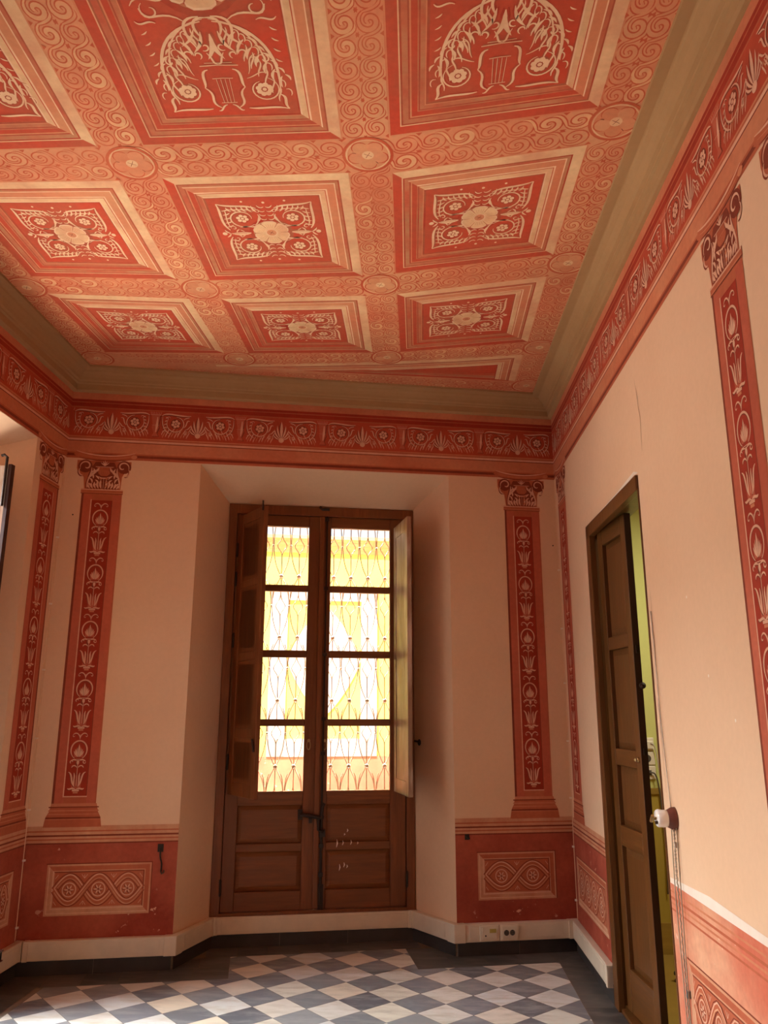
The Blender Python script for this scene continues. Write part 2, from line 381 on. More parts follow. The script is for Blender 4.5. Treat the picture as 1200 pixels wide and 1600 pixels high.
def shrink(poly, g):
    cx = sum(p[0] for p in poly) / len(poly); cy = sum(p[1] for p in poly) / len(poly)
    out = []
    for x, y in poly:
        k = math.hypot(x - cx, y - cy) or 1; out.append((x - (x - cx) / k * g, y - (y - cy) / k * g))
    return out
def put(poly, m, z=0.0):
    if len(poly) >= 3: tb.add([(x, y, z) for x, y in poly], [tuple(range(len(poly)))], m)
for i in range(-34, 34):
    for j in range(-34, 48):
        o = (O[0] + i * p_[0] + j * q_[0], O[1] + i * p_[1] + j * q_[1])
        if not (-2.6 < o[0] < 1.3 and -1.7 < o[1] < 5.9): continue
        sq = shrink([o, (o[0] + p_[0], o[1] + p_[1]), (o[0] + p_[0] + q_[0], o[1] + p_[1] + q_[1]), (o[0] + q_[0], o[1] + q_[1])], 0.0016)
        m = 0 if (i + j) % 2 == 0 else 1
        put(clip(sq, halfplanes(mainP)), m); put(clip(sq, halfplanes(recP)), m)
# border of dark tiles following the walls
def strip(Ff, a0, a1, e0, e1, st, lim, jit=0.0):
    n = max(1, round((a1 - a0) / st)); st = (a1 - a0) / n
    for k in range(n):
        sq = [Ff(a0 + k * st, e0), Ff(a0 + (k + 1) * st, e0), Ff(a0 + (k + 1) * st, e1), Ff(a0 + k * st, e1)]
        put(shrink(clip(sq, halfplanes(lim)) if lim else sq, 0.0018), 2)
big = [Bf(0.0, 0.0), Bf(WB, 0.0), Rf(TB, 0), Lf(TB, 0)]
limB = [Lf(0, 0), Bf(0.2, 0.227), Bf(3.187, 0.217), Rf(0, 0)]
strip(Bf, 0.0, 1.214, 0.0, 0.224, 0.205, limB); strip(Bf, 2.316, WB, 0.0, 0.214, 0.205, limB)
for e0, e1 in ((0.0, 0.227), (-0.19, 0.0)):
    strip(Bf, 0.86, 1.214, e0, e1, 0.18, [Bf(0.86, 0.23), Bf(0.86, 0.0), Bf(0.96, -0.2), Bf(1.214, -0.2), Bf(1.214, 0.23)]) if e1 == 0 else None
    strip(Bf, 2.316, 2.64, e0, e1, 0.18, [Bf(2.62, 0.23), Bf(2.62, 0.0), Bf(2.52, -0.2), Bf(2.316, -0.2), Bf(2.316, 0.23)]) if e1 == 0 else None
strip(Bf, 1.06, 2.42, -0.41, -0.192, 0.2, [Bf(0.95, -0.192), Bf(1.076, -0.41), Bf(2.407, -0.41), Bf(2.52, -0.2)])
strip(Rf, 0.0, TB, 0.0, 0.203, 0.2, [Rf(0, 0), Bf(3.187, 0.217), Rf(TB, 0.203), Rf(TB, 0)])
strip(Lf, 0.0, TB, 0.0, 0.222, 0.4, [Lf(0, 0), Bf(0.218, 0.227), Lf(TB, 0.223), Lf(TB, 0)])
strip(Lf, 0.62, 1.93, -0.4, 0.0, 0.3, None)
o = tb.build('tile_paving', ['marble_white', 'marble_grey', 'marble_dark'], parent=floor)
tag(o, 'diagonal chequerboard of pale and grey marble tiles inside a dark border')

# ------------------------------------------------------------------ cornice
def line_x(p, d, q, e):
    k = d.x * e.y - d.y * e.x; t = ((q.x - p.x) * e.y - (q.y - p.y) * e.x) / k; return p + d * t
def inset(o):
    lines = [(LW(0, -o, 0), dL), (B(0, -o, 0), bx), (RW(0, -o, 0), dR), (V3((0, -1.65 + o, 0)), V3((1, 0, 0)))]
    return [line_x(*lines[i], *lines[(i + 1) % 4]) for i in range(4)]
cp = [(-0.01, 3.578), (0.018, 3.582), (0.030, 3.59), (0.034, 3.628), (0.046, 3.634), (0.048, 3.642), (0.062, 3.648), (0.070, 3.664), (0.084, 3.682),
      (0.102, 3.694), (0.106, 3.700), (0.112, 3.703), (0.156, 3.706), (0.158, 3.716), (0.158, 3.73), (-0.01, 3.73)]
w = MB(); rings = [[c + V3((0, 0, z)) for c in inset(o)] for o, z in cp]; vs = [v for rg in rings for v in rg]; n = len(cp)
w.add(vs, [(i * 4 + k, i * 4 + (k + 1) % 4, ((i + 1) % n) * 4 + (k + 1) % 4, ((i + 1) % n) * 4 + k) for i in range(n) for k in range(4)])
o = struct(w, 'trim_1', 'cornice_tan'); tag(o, 'tan plaster cornice running round the room under the ceiling')

# ------------------------------------------------------------------ painted ceiling
def ceil_paint(A, Bq, C, D):
    A, Bq, C, D = [V3((*p, 0)) for p in (A, Bq, C, D)]
    def P(a, b, h):
        v = A * (1 - a) * (1 - b) + Bq * a * (1 - b) + C * a * b + D * (1 - a) * b
        return V3((v.x, v.y, ZCEIL - 0.0006 - h))
    lx = ((Bq - A).length + (C - D).length) / 2; ly = ((D - A).length + (C - Bq).length) / 2
    return P, lx, ly
LIT = [(0, .046, 'ceil_cream'), (.046, .052, 'ceil_dark'), (.052, .066, 'ceil_taupe'), (.066, .071, 'ceil_white'), (.071, .105, 'ceil_salmon'), (.105, .112, 'ceil_white'),
       (.112, .116, 'ceil_stroke'), (.116, .138, 'ceil_cream'), (.138, .144, 'ceil_white'), (.144, .15, 'ceil_dark')]
SHD = [(0, .040, 'ceil_red'), (.040, .045, 'ceil_cream'), (.045, .052, 'ceil_dark'), (.052, .074, 'ceil_taupe'), (.074, .080, 'ceil_dark'), (.080, .086, 'ceil_salmon'), (.086, .108, 'ceil_red'),
       (.108, .113, 'ceil_taupe'), (.113, .118, 'ceil_dark'), (.118, .136, 'ceil_taupe'), (.136, .140, 'ceil_salmon'), (.140, .15, 'ceil_dark')]
def coffer_frame(pt, lx, ly, near='L', right='L'):
    pt.T = lambda x, y: (x / lx, y / ly)
    for side, bands in (('n', LIT), ('r', LIT), ('f', SHD), ('l', SHD)):
        for o0, o1, m in bands:
            c = lambda o: [(o, o), (lx - o, o), (lx - o, ly - o), (o, ly - o)]
            a, b = c(o0), c(o1); i = {'n': 0, 'r': 1, 'f': 2, 'l': 3}[side]; j = (i + 1) % 4
            pt.poly([a[i], a[j], b[j], b[i]], m, 1)
    pt.rect(.15, lx - .15, .15, ly - .15, 'ceil_red', 1)
CL = dict(lt='ceil_white', dk='ceil_dark')
def rosette(pt, rr, l=3):                               # at the current origin
    pt.ring(0, 0, rr * 1.12, rr * 0.2, 'ceil_dark', l)
    pt.disc(0, 0, rr, 'ceil_taupe', l + 1, 24)
    for i in range(6):
        a = 2 * PI * i / 6 + 0.5; e = PI / 6
        out = [(rr * k_ * math.cos(a + e * q_), rr * k_ * math.sin(a + e * q_)) for q_, k_ in ((-.96, .84), (-.8, .93), (-.45, .985), (0, .97), (.45, .985), (.8, .93), (.96, .84))]
        pt.poly([(rr * .28 * math.cos(a - e), rr * .28 * math.sin(a - e))] + out + [(rr * .28 * math.cos(a + e), rr * .28 * math.sin(a + e))], 'ceil_cream', l + 2)
        pt.rib(out, rr * .08, 'ceil_white', l + 3)
        b = a + e; pt.rib([(rr * .5 * math.cos(b), rr * .5 * math.sin(b)), (rr * .92 * math.cos(b), rr * .92 * math.sin(b))], rr * .07, 'ceil_dark', l + 3)
        for k in (-.55, -.2, .2, .55): pt.rib([(rr * .4 * math.cos(a + e * k), rr * .4 * math.sin(a + e * k)), (rr * .72 * math.cos(a + e * k), rr * .72 * math.sin(a + e * k))], rr * .03, 'ceil_stroke', l + 3)
    pt.disc(0, 0, rr * .34, 'ceil_salmon', l + 4); pt.ring(0, 0, rr * .3, rr * .06, 'ceil_white', l + 5)
    for a in (0.6, 2.2): pt.rib([(-rr * .16 * math.cos(a), -rr * .16 * math.sin(a)), (rr * .16 * math.cos(a), rr * .16 * math.sin(a))], rr * .07, 'dark_line', l + 5)
def corner_scroll(pt):                                  # occupies 0..0.22 x 0..0.22, outer corner at (0.21,0.21)
    R = lambda pts, w_: pt.rel(pts, w_, 3, **CL)
    R(bez((.185, .015), (.225, .07), (.195, .15), (.21, .21)), .012); R(bez((.21, .21), (.15, .18), (.08, .205), (.03, .172)), .012)
    R(bez((.175, .03), (.195, .08), (.175, .13), (.18, .165)), .006); R(bez((.17, .172), (.13, .16), (.08, .175), (.05, .155)), .006)
    R(spiral(.108, .1, .066, .044, -2.4, 3.2, 18), .007); R(bez((.06, .05), (.03, .06), (.035, .11), (.02, .12)), .007)
    pt.flower(.108, .1, .030, 3, 'ceil_white', 'ceil_dark')
    for k in range(6):
        t = k / 5; x = .05 + .12 * t; pt.rleaf(x, .192 - .008 * t, x - .022, .142 + .012 * t, .013, 3, .006, **CL)
    for k in range(5):
        y = .04 + .03 * k; pt.rleaf(.196, y, .158, y + .016, .011, 3, .005, **CL)
    for k in range(4): pt.rleaf(.045 + .012 * k, .02 + .006 * k, .075 + .02 * k, .045 - .004 * k, .010, 3, .004, **CL)
    pt.rleaf(.03, .06, .05, .02, .014, 3, .01, **CL); pt.rleaf(.03, .13, .04, .07, .014, 3, -.01, **CL); pt.rleaf(.06, .03, .03, .005, .012, 3, .004, **CL)
    R(spiral(.03, .15, .018, .006, 0, 4.6, 9), .005); R(spiral(.165, .03, .016, .005, 1, 5.4, 9), .005)
def square_ornament(pt, lx, ly):
    base = lambda sx, sy: (lambda x, y: ((lx / 2 + sx * x * (lx - .32) / .5) / lx, (ly / 2 + sy * y * (ly - .32) / .5) / ly))
    for sx in (1, -1):
        for sy in (1, -1):
            q = base(sx, sy); pt.T = lambda x, y, q=q: q(x + 0.012, y + 0.012); corner_scroll(pt)
    for sx in (1, -1):
        pt.T = base(sx, 1)
        pt.rleaf(.1, 0, .2, 0, .036, 3, 0.004, **CL); pt.rib([(.11, 0), (.19, 0)], .005, 'ceil_dark', 5)
        for k in (-1, 1): pt.rleaf(.2, 0, .225, .03 * k, .012, 3, .004, **CL); pt.rleaf(.17, .006 * k, .15, .034 * k, .010, 3, .004, **CL); pt.rleaf(.13, .012 * k, .15, .03 * k, .008, 3, **CL)
        pt.disc(.23, 0, .012, 'ceil_white', 4)
    for sy in (1, -1):
        pt.T = base(1, sy)
        for k in range(4):
            y = .105 + .03 * k
            for sx in (1, -1): pt.rel(bez((.004 * sx, y), (.016 * sx, y - .012), (.028 * sx, y - .006), (.036 * sx, y + .01), 6), .006, 3, **CL)
        pt.disc(0, .225, .007, 'ceil_white', 4); pt.disc(.1, .235, .006, 'ceil_white', 4); pt.disc(-.1, .235, .006, 'ceil_white', 4)
    pt.T = base(1, 1); rosette(pt, .088)
def lyre_ornament(pt, lx, ly):
    for sy in (1, -1):
        for sx in (1, -1):
            pt.T = lambda x, y: ((lx / 2 + sx * x) / lx, (ly / 2 + sy * y) / ly)
            R = lambda pts, w_: pt.rel(pts, w_, 3, **CL)
            R(bez((.02, .17), (.17, .19), (.235, .33), (.2, .50), 14), .011)            # long acanthus arm
            R(bez((.01, .16), (.13, .18), (.19, .30), (.165, .40), 12), .006)
            for k in range(9):
                t = k / 8; x = .06 + .145 * t; y = .195 + .27 * t ** 1.3; R(bez((x, y), (x + .008, y + .03), (x - .018, y + .04), (x - .022 + .01 * t, y + .072), 6), .0065)
                R(bez((x + .02, y + .012), (x + .04, y + .005), (x + .045, y + .03), (x + .036, y + .045), 5), .005)
            for k in range(5):
                x = .03 + .035 * k; R(spiral(x, .275 + .02 * (k % 2) + .015 * k, .018, .006, 1 + k, 5.5 + k, 9), .006)
            R(bez((.0, .155), (.05, .15), (.06, .19), (.03, .235)), .010); R(bez((.02, .15), (.09, .15), (.09, .2), (.07, .245)), .010)
            R(bez((.235, .1), (.2, .04), (.15, .1), (.12, .08)), .008); R(bez((.24, .16), (.22, .19), (.2, .15), (.17, .17)), .007)
            for k in range(7):
                t = k / 6; x = .09 + .13 * t; y = .215 + .2 * t
                pt.rleaf(x, y, x - .035 + .03 * t, y + .055, .016, 3, .008, **CL); pt.rleaf(x + .012, y - .008, x + .05 - .02 * t, y + .022, .012, 3, -.006, **CL)
            R(spiral(.145, .475, .058, .040, -1.2, 4.4, 18), .006); pt.flower(.145, .475, .033, 3, 'ceil_white', 'ceil_dark', 8)
            R(bez((.2, .5), (.235, .52), (.2, .545), (.225, .575)), .011); R(bez((.225, .575), (.17, .555), (.12, .575), (.07, .565)), .009)
            R(bez((.045, .375), (.085, .38), (.06, .44), (.075, .46)), .010); R(bez((.075, .46), (.03, .5), (.085, .53), (.035, .56)), .009)   # lyre side
            R([(0, .355), (.07, .358)], .010); R([(0, .345), (.05, .345)], .006); R([(0, .415), (.038, .417)], .007); R([(0, .535), (.03, .535)], .007)
            for k in (0.008, .024): pt.rel([(k, .42), (k * .8, .535)], .005, 3, **CL)
            R(bez((.01, .545), (.035, .55), (.03, .58), (.05, .575)), .007); R(bez((.03, .3), (.01, .33), (.02, .35), (.0, .35)), .007)
            pt.rleaf(.0, .22, .03, .33, .026, 3, .012, **CL); pt.rleaf(.03, .21, .075, .3, .018, 3, .012, **CL); pt.rleaf(.05, .2, .11, .27, .014, 3, .01, **CL)
            R(bez((.07, .17), (.14, .1), (.2, .19), (.21, .11)), .008); R(spiral(.175, .12, .035, .012, -1, 4.5, 14), .006); R(bez((.1, .04), (.15, .02), (.17, .07), (.21, .05)), .008)
            R(spiral(.15, .055, .022, .008, 0, 4.5, 10), .005); R(bez((.10, .40), (.12, .36), (.1, .33), (.14, .31)), .005); R(bez((.09, .42), (.13, .41), (.14, .38), (.17, .40)), .005)
            for k in range(4): pt.rleaf(.21, .2 + .045 * k, .235, .215 + .045 * k, .008, 3, .003, **CL)
    pt.T = lambda x, y: ((lx / 2 + x) / lx, (ly / 2 + y) / ly); rosette(pt, .125)
coffers = {
 'a1': ((-2.05, 1.22), (-1.29, 1.22), (-1.305, 2.72), (-2.05, 2.72)), 'b1': ((-1.10, 1.22), (-.28, 1.22), (-.30, 2.72), (-1.11, 2.72)), 'c1': ((-.09, 1.22), (.70, 1.15), (.70, 2.59), (-.10, 2.71)),
 'a2': ((-2.05, 2.92), (-1.295, 2.94), (-1.29, 3.75), (-2.05, 3.69)), 'b2': ((-1.10, 2.93), (-.29, 2.93), (-.29, 3.76), (-1.11, 3.77)), 'c2': ((-.10, 2.94), (.70, 2.80), (.69, 3.60), (-.11, 3.74)),
 'a3': ((-2.05, 3.87), (-1.28, 3.96), (-1.25, 4.66), (-2.01, 4.61)), 'b3': ((-1.10, 3.97), (-.29, 3.97), (-.29, 4.69), (-1.09, 4.67)), 'c3': ((-.11, 3.96), (.69, 3.81), (.69, 4.58), (-.11, 4.69))}
clab = {'a1': 'painted lyre coffer nearest the left wall', 'b1': 'painted lyre coffer in the middle of the nearest row', 'c1': 'painted lyre coffer beside the right cornice',
        'a2': 'painted flower coffer beside the left cornice, second row', 'b2': 'painted flower coffer in the middle of the second row', 'c2': 'painted flower coffer beside the right cornice, second row',
        'a3': 'painted flower coffer in the left corner by the end wall', 'b3': 'painted flower coffer in the middle of the last row', 'c3': 'painted flower coffer on the right of the last row'}
for k, q in coffers.items():
    P, lx, ly = ceil_paint(*q); pt = Paint(P); coffer_frame(pt, lx, ly)
    (lyre_ornament if k[1] == '1' else square_ornament)(pt, lx, ly)
    tag(pt.build('painted_coffer', ceiling), clab[k])
# the leftover wedge against the skew end wall
P, lx, ly = ceil_paint((0, 0), (1, 0), (1, 1), (0, 1)); pt = Paint(P)
wA, wB_, wC = (-1.35, 4.835), (.68, 4.765), (.67, 5.19)
nearL = [wA, (-.8, 4.842), (-.22, 4.838), (.3, 4.805), wB_]
far = lambda x: 4.86 + (x - wA[0]) / (wC[0] - wA[0]) * (5.19 - 4.86)
pt.poly(nearL + [wC], 'ceil_red', 1)
for o0, o1, m in LIT:
    up = lambda o: [(x, min(y + o * .9, far(x))) for x, y in nearL]
    a, b = up(o0), up(o1)
    for i in range(4): pt.poly([a[i], a[i + 1], b[i + 1], b[i]], m, 2)
    pt.poly([(.68 - o0, 4.77 + o0), (.68 - o0, 5.19 - o0 * .3), (.68 - o1, 5.19 - o1 * .3), (.68 - o1, 4.77 + o1)], m, 3)
for o0, o1, m in SHD[:8]:
    pt.poly([(-.9, far(-.9) - o0 * .35), (.67, 5.19 - o0), (.67 , 5.19 - o1), (-.9, far(-.9) - o1 * .35)], m, 2)
tag(pt.build('painted_coffer', ceiling), 'painted wedge shaped coffer against the end wall')
# scroll bands between the coffers
def scroll_band(A, Bq, C, D, pitch=.102, flip=1):       # u runs along A->B, v across
    P, lx, ly = ceil_paint(A, Bq, C, D); pt = Paint(P)
    pt.rect(0, 1, 0, 1, 'ceil_tan', 0)
    n = max(1, round(lx / pitch)); h = .5
    for i in range(n):
        for rrow in (0, 1):
            s_ = pitch if n == 0 else lx / n
            sg = flip
            pt.T = lambda x, y: ((i + .5) / n + (x * s_) / lx, .06 + (.22 + .44 * rrow) + y * sg * s_ * 0.86 / ly * (ly / .19 if ly < .15 else 1))
            jx = random.uniform(-.03, .03); tone = random.choice(('ceil_tan', 'ceil_tan', 'ceil_pale'))
            sp = spiral(jx, 0, .47, .08, -2.6, 5.2, 24)
            pt.rib(sp, .30, 'ceil_stroke', 1, (.5, .6)); pt.rib(sp, .18, tone, 2, (.3, .5))
            lk = bez((-.40 + jx, -.25), (-.5, .1), (-.62, .5), (-.95, .42), 7)
            pt.rib(lk, .20, 'ceil_stroke', 1, (.6, .3)); pt.rib(lk, .10, tone, 2, (.6, .3))
            pt.rib([(jx - .05, -.03), (jx + .08, .03)], .10, 'ceil_stroke', 3)
            for ty in (-1, 1): pt.poly([(.5, ty * .40), (.62, ty * .56), (.38, ty * .56)], 'ceil_stroke', 3)
    for y in (.02, .98):
        pt.T = lambda x, y_: (x, y_); pt.rect(0, 1, y - .02, y + .02, 'ceil_salmon', 1)
    return pt.build('painted_scroll_band', ceiling)
c = coffers; rows = '123'
def mid(k, i): return c[k][i]
for r_ in rows:                                         # along the room, between columns
    for a, b in (('a', 'b'), ('b', 'c')):
        scroll_band(c[a + r_][1], c[a + r_][2], c[b + r_][3], c[b + r_][0])
for a in 'abc':                                         # across the room, between rows
    for r1, r2 in (('1', '2'), ('2', '3')):
        scroll_band(c[a + r1][3], c[a + r1][2], c[a + r2][1], c[a + r2][0], .11, -1)
eL, eR = -2.205, .875
for r_ in rows:                                         # margins along the side walls
    q = c['a' + r_]; scroll_band((eL, q[0][1]), (eL, q[3][1] + .0), q[3], q[0])
    q = c['c' + r_]; scroll_band(q[1], q[2], (eR, q[2][1]), (eR, q[1][1]))
scroll_band((-2.01, 4.61), (-1.25, 4.66), (-1.25, 4.84), (-1.72, 4.80), .09, -1)
scroll_band((-1.09, 4.67), (-.29, 4.69), (-.29, 4.838), (-1.09, 4.84), .10, -1); scroll_band((-.11, 4.69), (.69, 4.58), (.68, 4.76), (-.11, 4.832), .10, -1)
scroll_band((-1.95, 4.84), (-.6, 5.02), (-.6, 5.165), (-1.95, 4.86), .1, -1); scroll_band((-.6, 4.99), (.67, 5.205), (.84, 5.40), (-.6, 5.165), .1, -1)
scroll_band((.69, 4.77), (.68, 5.2), (eR, 5.25), (eR, 4.75))
pt = Paint(ceil_paint((0, 0), (1, 0), (1, 1), (0, 1))[0])
for x, y in ((-1.197, 2.83), (-.198, 2.82), (.785, 2.67), (-1.185, 3.86), (-.198, 3.855), (.78, 3.68), (-2.13, 3.80), (-2.13, 2.82), (-1.17, 4.75), (-.2, 4.765), (.775, 4.66), (.77, 5.27), (-2.1, 4.70)):
    P, _, _ = ceil_paint((0, 0), (1, 0), (1, 1), (0, 1)); pt = Paint(P); k = .105
    pt.at(x, y); pt.disc(0, 0, k, 'ceil_salmon', 4, 26); pt.ring(0, 0, k * .96, .012, 'ceil_stroke', 5, 28); pt.ring(0, 0, k * .85, .006, 'ceil_cream', 6, 28)
    for i in range(5):
        a = 2 * PI * i / 5 + .3; pt.disc(k * .5 * math.cos(a), k * .5 * math.sin(a), k * .32, 'ceil_salmon' if i % 2 else 'ceil_tan', 6, 12); pt.rib(arc(k * .5 * math.cos(a), k * .5 * math.sin(a), k * .32, a - 1.5, a + 1.5, 8), .006, 'ceil_stroke', 7)
    pt.disc(0, 0, k * .24, 'ceil_cream', 8, 12)
    for a in (.5, 2.1): pt.rib([(-.018 * math.cos(a), -.018 * math.sin(a)), (.018 * math.cos(a), .018 * math.sin(a))], .006, 'dark_line', 9)
    for a in (.9, 3.4): pt.rib([(.05 * math.cos(a), .05 * math.sin(a)), (.066 * math.cos(a), .066 * math.sin(a))], .008, 'dark_line', 9)
    pt.build('painted_rosette', ceiling)

# ------------------------------------------------------------------ painted frieze, pilasters and dado on the walls
def wall_paint(F): return Paint(lambda x, y, h: F(x, -0.0006 - h, y))
FZ = [(3.112, 3.128, 'brick'), (3.128, 3.146, 'dark_line'), (3.146, 3.156, 'brick'), (3.156, 3.232, 'salmon'), (3.232, 3.238, 'dark_line'), (3.238, 3.252, 'cream'), (3.252, 3.262, 'brick'), (3.262, 3.270, 'salmon'),
      (3.270, 3.472, 'red'), (3.472, 3.480, 'brick'), (3.480, 3.508, 'deep_red'), (3.508, 3.514, 'brick'), (3.514, 3.532, 'deep_red'), (3.532, 3.59, 'salmon')]
def frieze_unit(pt):                                    # x 0..0.57, y 0..0.2 ; urn at 0, palmette at .285
    R = lambda pts, w_, **k: pt.rel(pts, w_, 3, **k)
    urn = [(-.034, .175), (-.026, .165), (-.026, .15), (-.018, .10), (-.024, .085), (-.010, .045), (-.022, .02), (.022, .02), (.010, .045), (.024, .085), (.018, .10), (.026, .15), (.026, .165), (.034, .175)]
    pt.poly([(x + .006, y - .004) for x, y in urn], 'dark_line', 3); pt.poly(urn, 'side', 4); pt.rib([(.012, .16), (.010, .1), (.004, .05)], .016, 'cream', 5); pt.rib([(-.034, .176), (.034, .176)], .007, 'cream', 5); pt.rib([(-.024, .1), (.024, .1)], .004, 'cream', 5)
    for k in range(-3, 4): pt.rib([(k * .01, .178), (k * .012, .196)], .005, 'cream', 5)
    for sx, x0 in ((1, 0), (-1, .57)):
        T0 = pt.T; pt.T = lambda x, y, T0=T0: T0(x0 + sx * x, y)
        R(bez((.04, .17), (.07, .205), (.16, .165), (.235, .178)), .010)                        # feather along the top
        R(bez((.045, .165), (.04, .1), (.06, .06), (.10, .04)), .006)
        R(spiral(.135, .115, .062, .05, 2.6, 7.8, 18), .007); pt.disc(.135, .115, .036, 'dark_line', 3); pt.flower(.135, .115, .030, 4)
        R(bez((.19, .09), (.215, .11), (.2, .15), (.228, .14)), .008); R(bez((.2, .075), (.23, .08), (.225, .11), (.245, .10)), .007)
        for k in range(9):
            x = .05 + .02 * k; y0 = .012 + .006 * (k % 2); pt.rib(bez((x, y0), (x + .004, y0 + .02), (x + .014, y0 + .03), (x + .020, y0 + .046), 4), .006, 'cream' if k % 3 else 'salmon', 4)
        for k in range(5): pt.rleaf(.046 + .005 * k, .055 + .024 * k, .080, .064 + .024 * k, .010, 3, .004)
        for k in range(11):
            x = .045 + .018 * k; y0 = .03 + .012 * ((k * 5) % 3); pt.rib(bez((x, y0), (x - .004, y0 + .015), (x + .012, y0 + .02), (x + .012, y0 + .036), 4), .005, 'salmon' if k % 2 else 'cream', 4)
        R(spiral(.205, .05, .016, .005, 1, 6, 9), .005); R(bez((.185, .145), (.2, .165), (.215, .16), (.225, .168), 5), .006); R(spiral(.085, .155, .012, .004, 0, 5, 8), .004)
        pt.T = T0
    T0 = pt.T; pt.T = lambda x, y: T0(.285 + x, y)
    pt.rleaf(0, .05, 0, .175, .026, 4)
    for sx in (1, -1):
        pt.rleaf(.006 * sx, .05, .030 * sx, .145, .016, 4, -.006 * sx); pt.rleaf(.01 * sx, .045, .050 * sx, .115, .014, 4, -.008 * sx); pt.rleaf(.012 * sx, .04, .058 * sx, .08, .012, 4, -.008 * sx)
    pt.disc(0, .036, .018, 'cream', 5, 12); pt.T = T0
def frieze(F, a0, a1, parent, phase, label):
    pt = wall_paint(F)
    for z0, z1, m in FZ: pt.rect(a0, a1, z0, z1, m, 1)
    k = math.floor((a0 - phase) / .572) ; 
    while phase + k * .572 < a1:
        x = phase + k * .572; lo, hi = x, x + .572; n0 = len(pt.q)
        pt.at(x, 3.271); frieze_unit(pt); pt.at()
        keep = [q for q in pt.q[n0:] if all(a0 + .005 < p[0] < a1 - .005 for p in q[0])]
        pt.q[n0:] = keep; k += 1
    tag(pt.build('painted_frieze', parent), label)
frieze(B, 0, WB, wall_back, .555, 'painted red frieze of urns and palmettes over the window')
frieze(RW, 0, 6.55, wall_right, .40, 'painted red frieze along the right wall')
frieze(LW, 0, 6.55, wall_left, .30, 'painted red frieze along the left wall')

def shaft_unit(pt):                                     # x centred, y 0 at top going down to -0.368
    R = lambda pts, w_: pt.rel(pts, w_, 4, k=.35)
    for sx in (1, -1):
        R(bez((0, -.045), (.004 * sx, -.01), (.03 * sx, -.004), (.042 * sx, -.022)), .006); R(bez((.042 * sx, -.022), (.046 * sx, -.034), (.034 * sx, -.036), (.032 * sx, -.028), 5), .004)
        R(bez((.004 * sx, -.175), (.022 * sx, -.166), (.04 * sx, -.168), (.044 * sx, -.18)), .006); R(arc(.038 * sx, -.182, .008, 0, PI * 1.4 * -sx, 7), .005)
        R(bez((.004 * sx, -.215), (.01 * sx, -.198), (.034 * sx, -.2), (.034 * sx, -.216)), .006)
        R(bez((.010 * sx, -.325), (.036 * sx, -.30), (.022 * sx, -.25), (.050 * sx, -.240)), .009); R(bez((.012 * sx, -.32), (.02 * sx, -.29), (.008 * sx, -.27), (.018 * sx, -.245)), .008)
        R(bez((.0, -.342), (.024 * sx, -.325), (.036 * sx, -.348), (.048 * sx, -.335)), .009)
        for a in (.35, .75, 1.15): pt.rleaf(.004 * sx, -.152, .032 * math.sin(a) * sx, -.152 + .058 * math.cos(a * .8), .010, 4, -.003 * sx)
    pt.rib([(0, -.02), (0, -.05)], .006, 'cream', 5)
    pt.poly([(-.026, -.335), (-.03, -.29), (-.022, -.262), (-.012, -.30), (0, -.25), (.012, -.30), (.022, -.262), (.03, -.29), (.026, -.335)], 'side', 4)
    pt.poly([(-.026, -.154), (-.03, -.12), (-.016, -.11), (0, -.082), (.016, -.11), (.03, -.12), (.026, -.154)], 'side', 4)
    pt.rel(arc(0, -.112, .047, -PI / 2 + .5, 1.5 * PI - .5, 24, .055), .008, 4, k=.3)
    pt.rleaf(0, -.152, 0, -.076, .016, 4); pt.rel([(-.03, -.166), (.03, -.166)], .007, 4); pt.rleaf(0, -.17, 0, -.2, .022, 4)
    pt.rel([(0, -.2), (0, -.32)], .009, 4); pt.rect(-.02, .02, -.352, -.342, 'cream', 5); pt.rect(-.014, .014, -.364, -.354, 'salmon', 5)
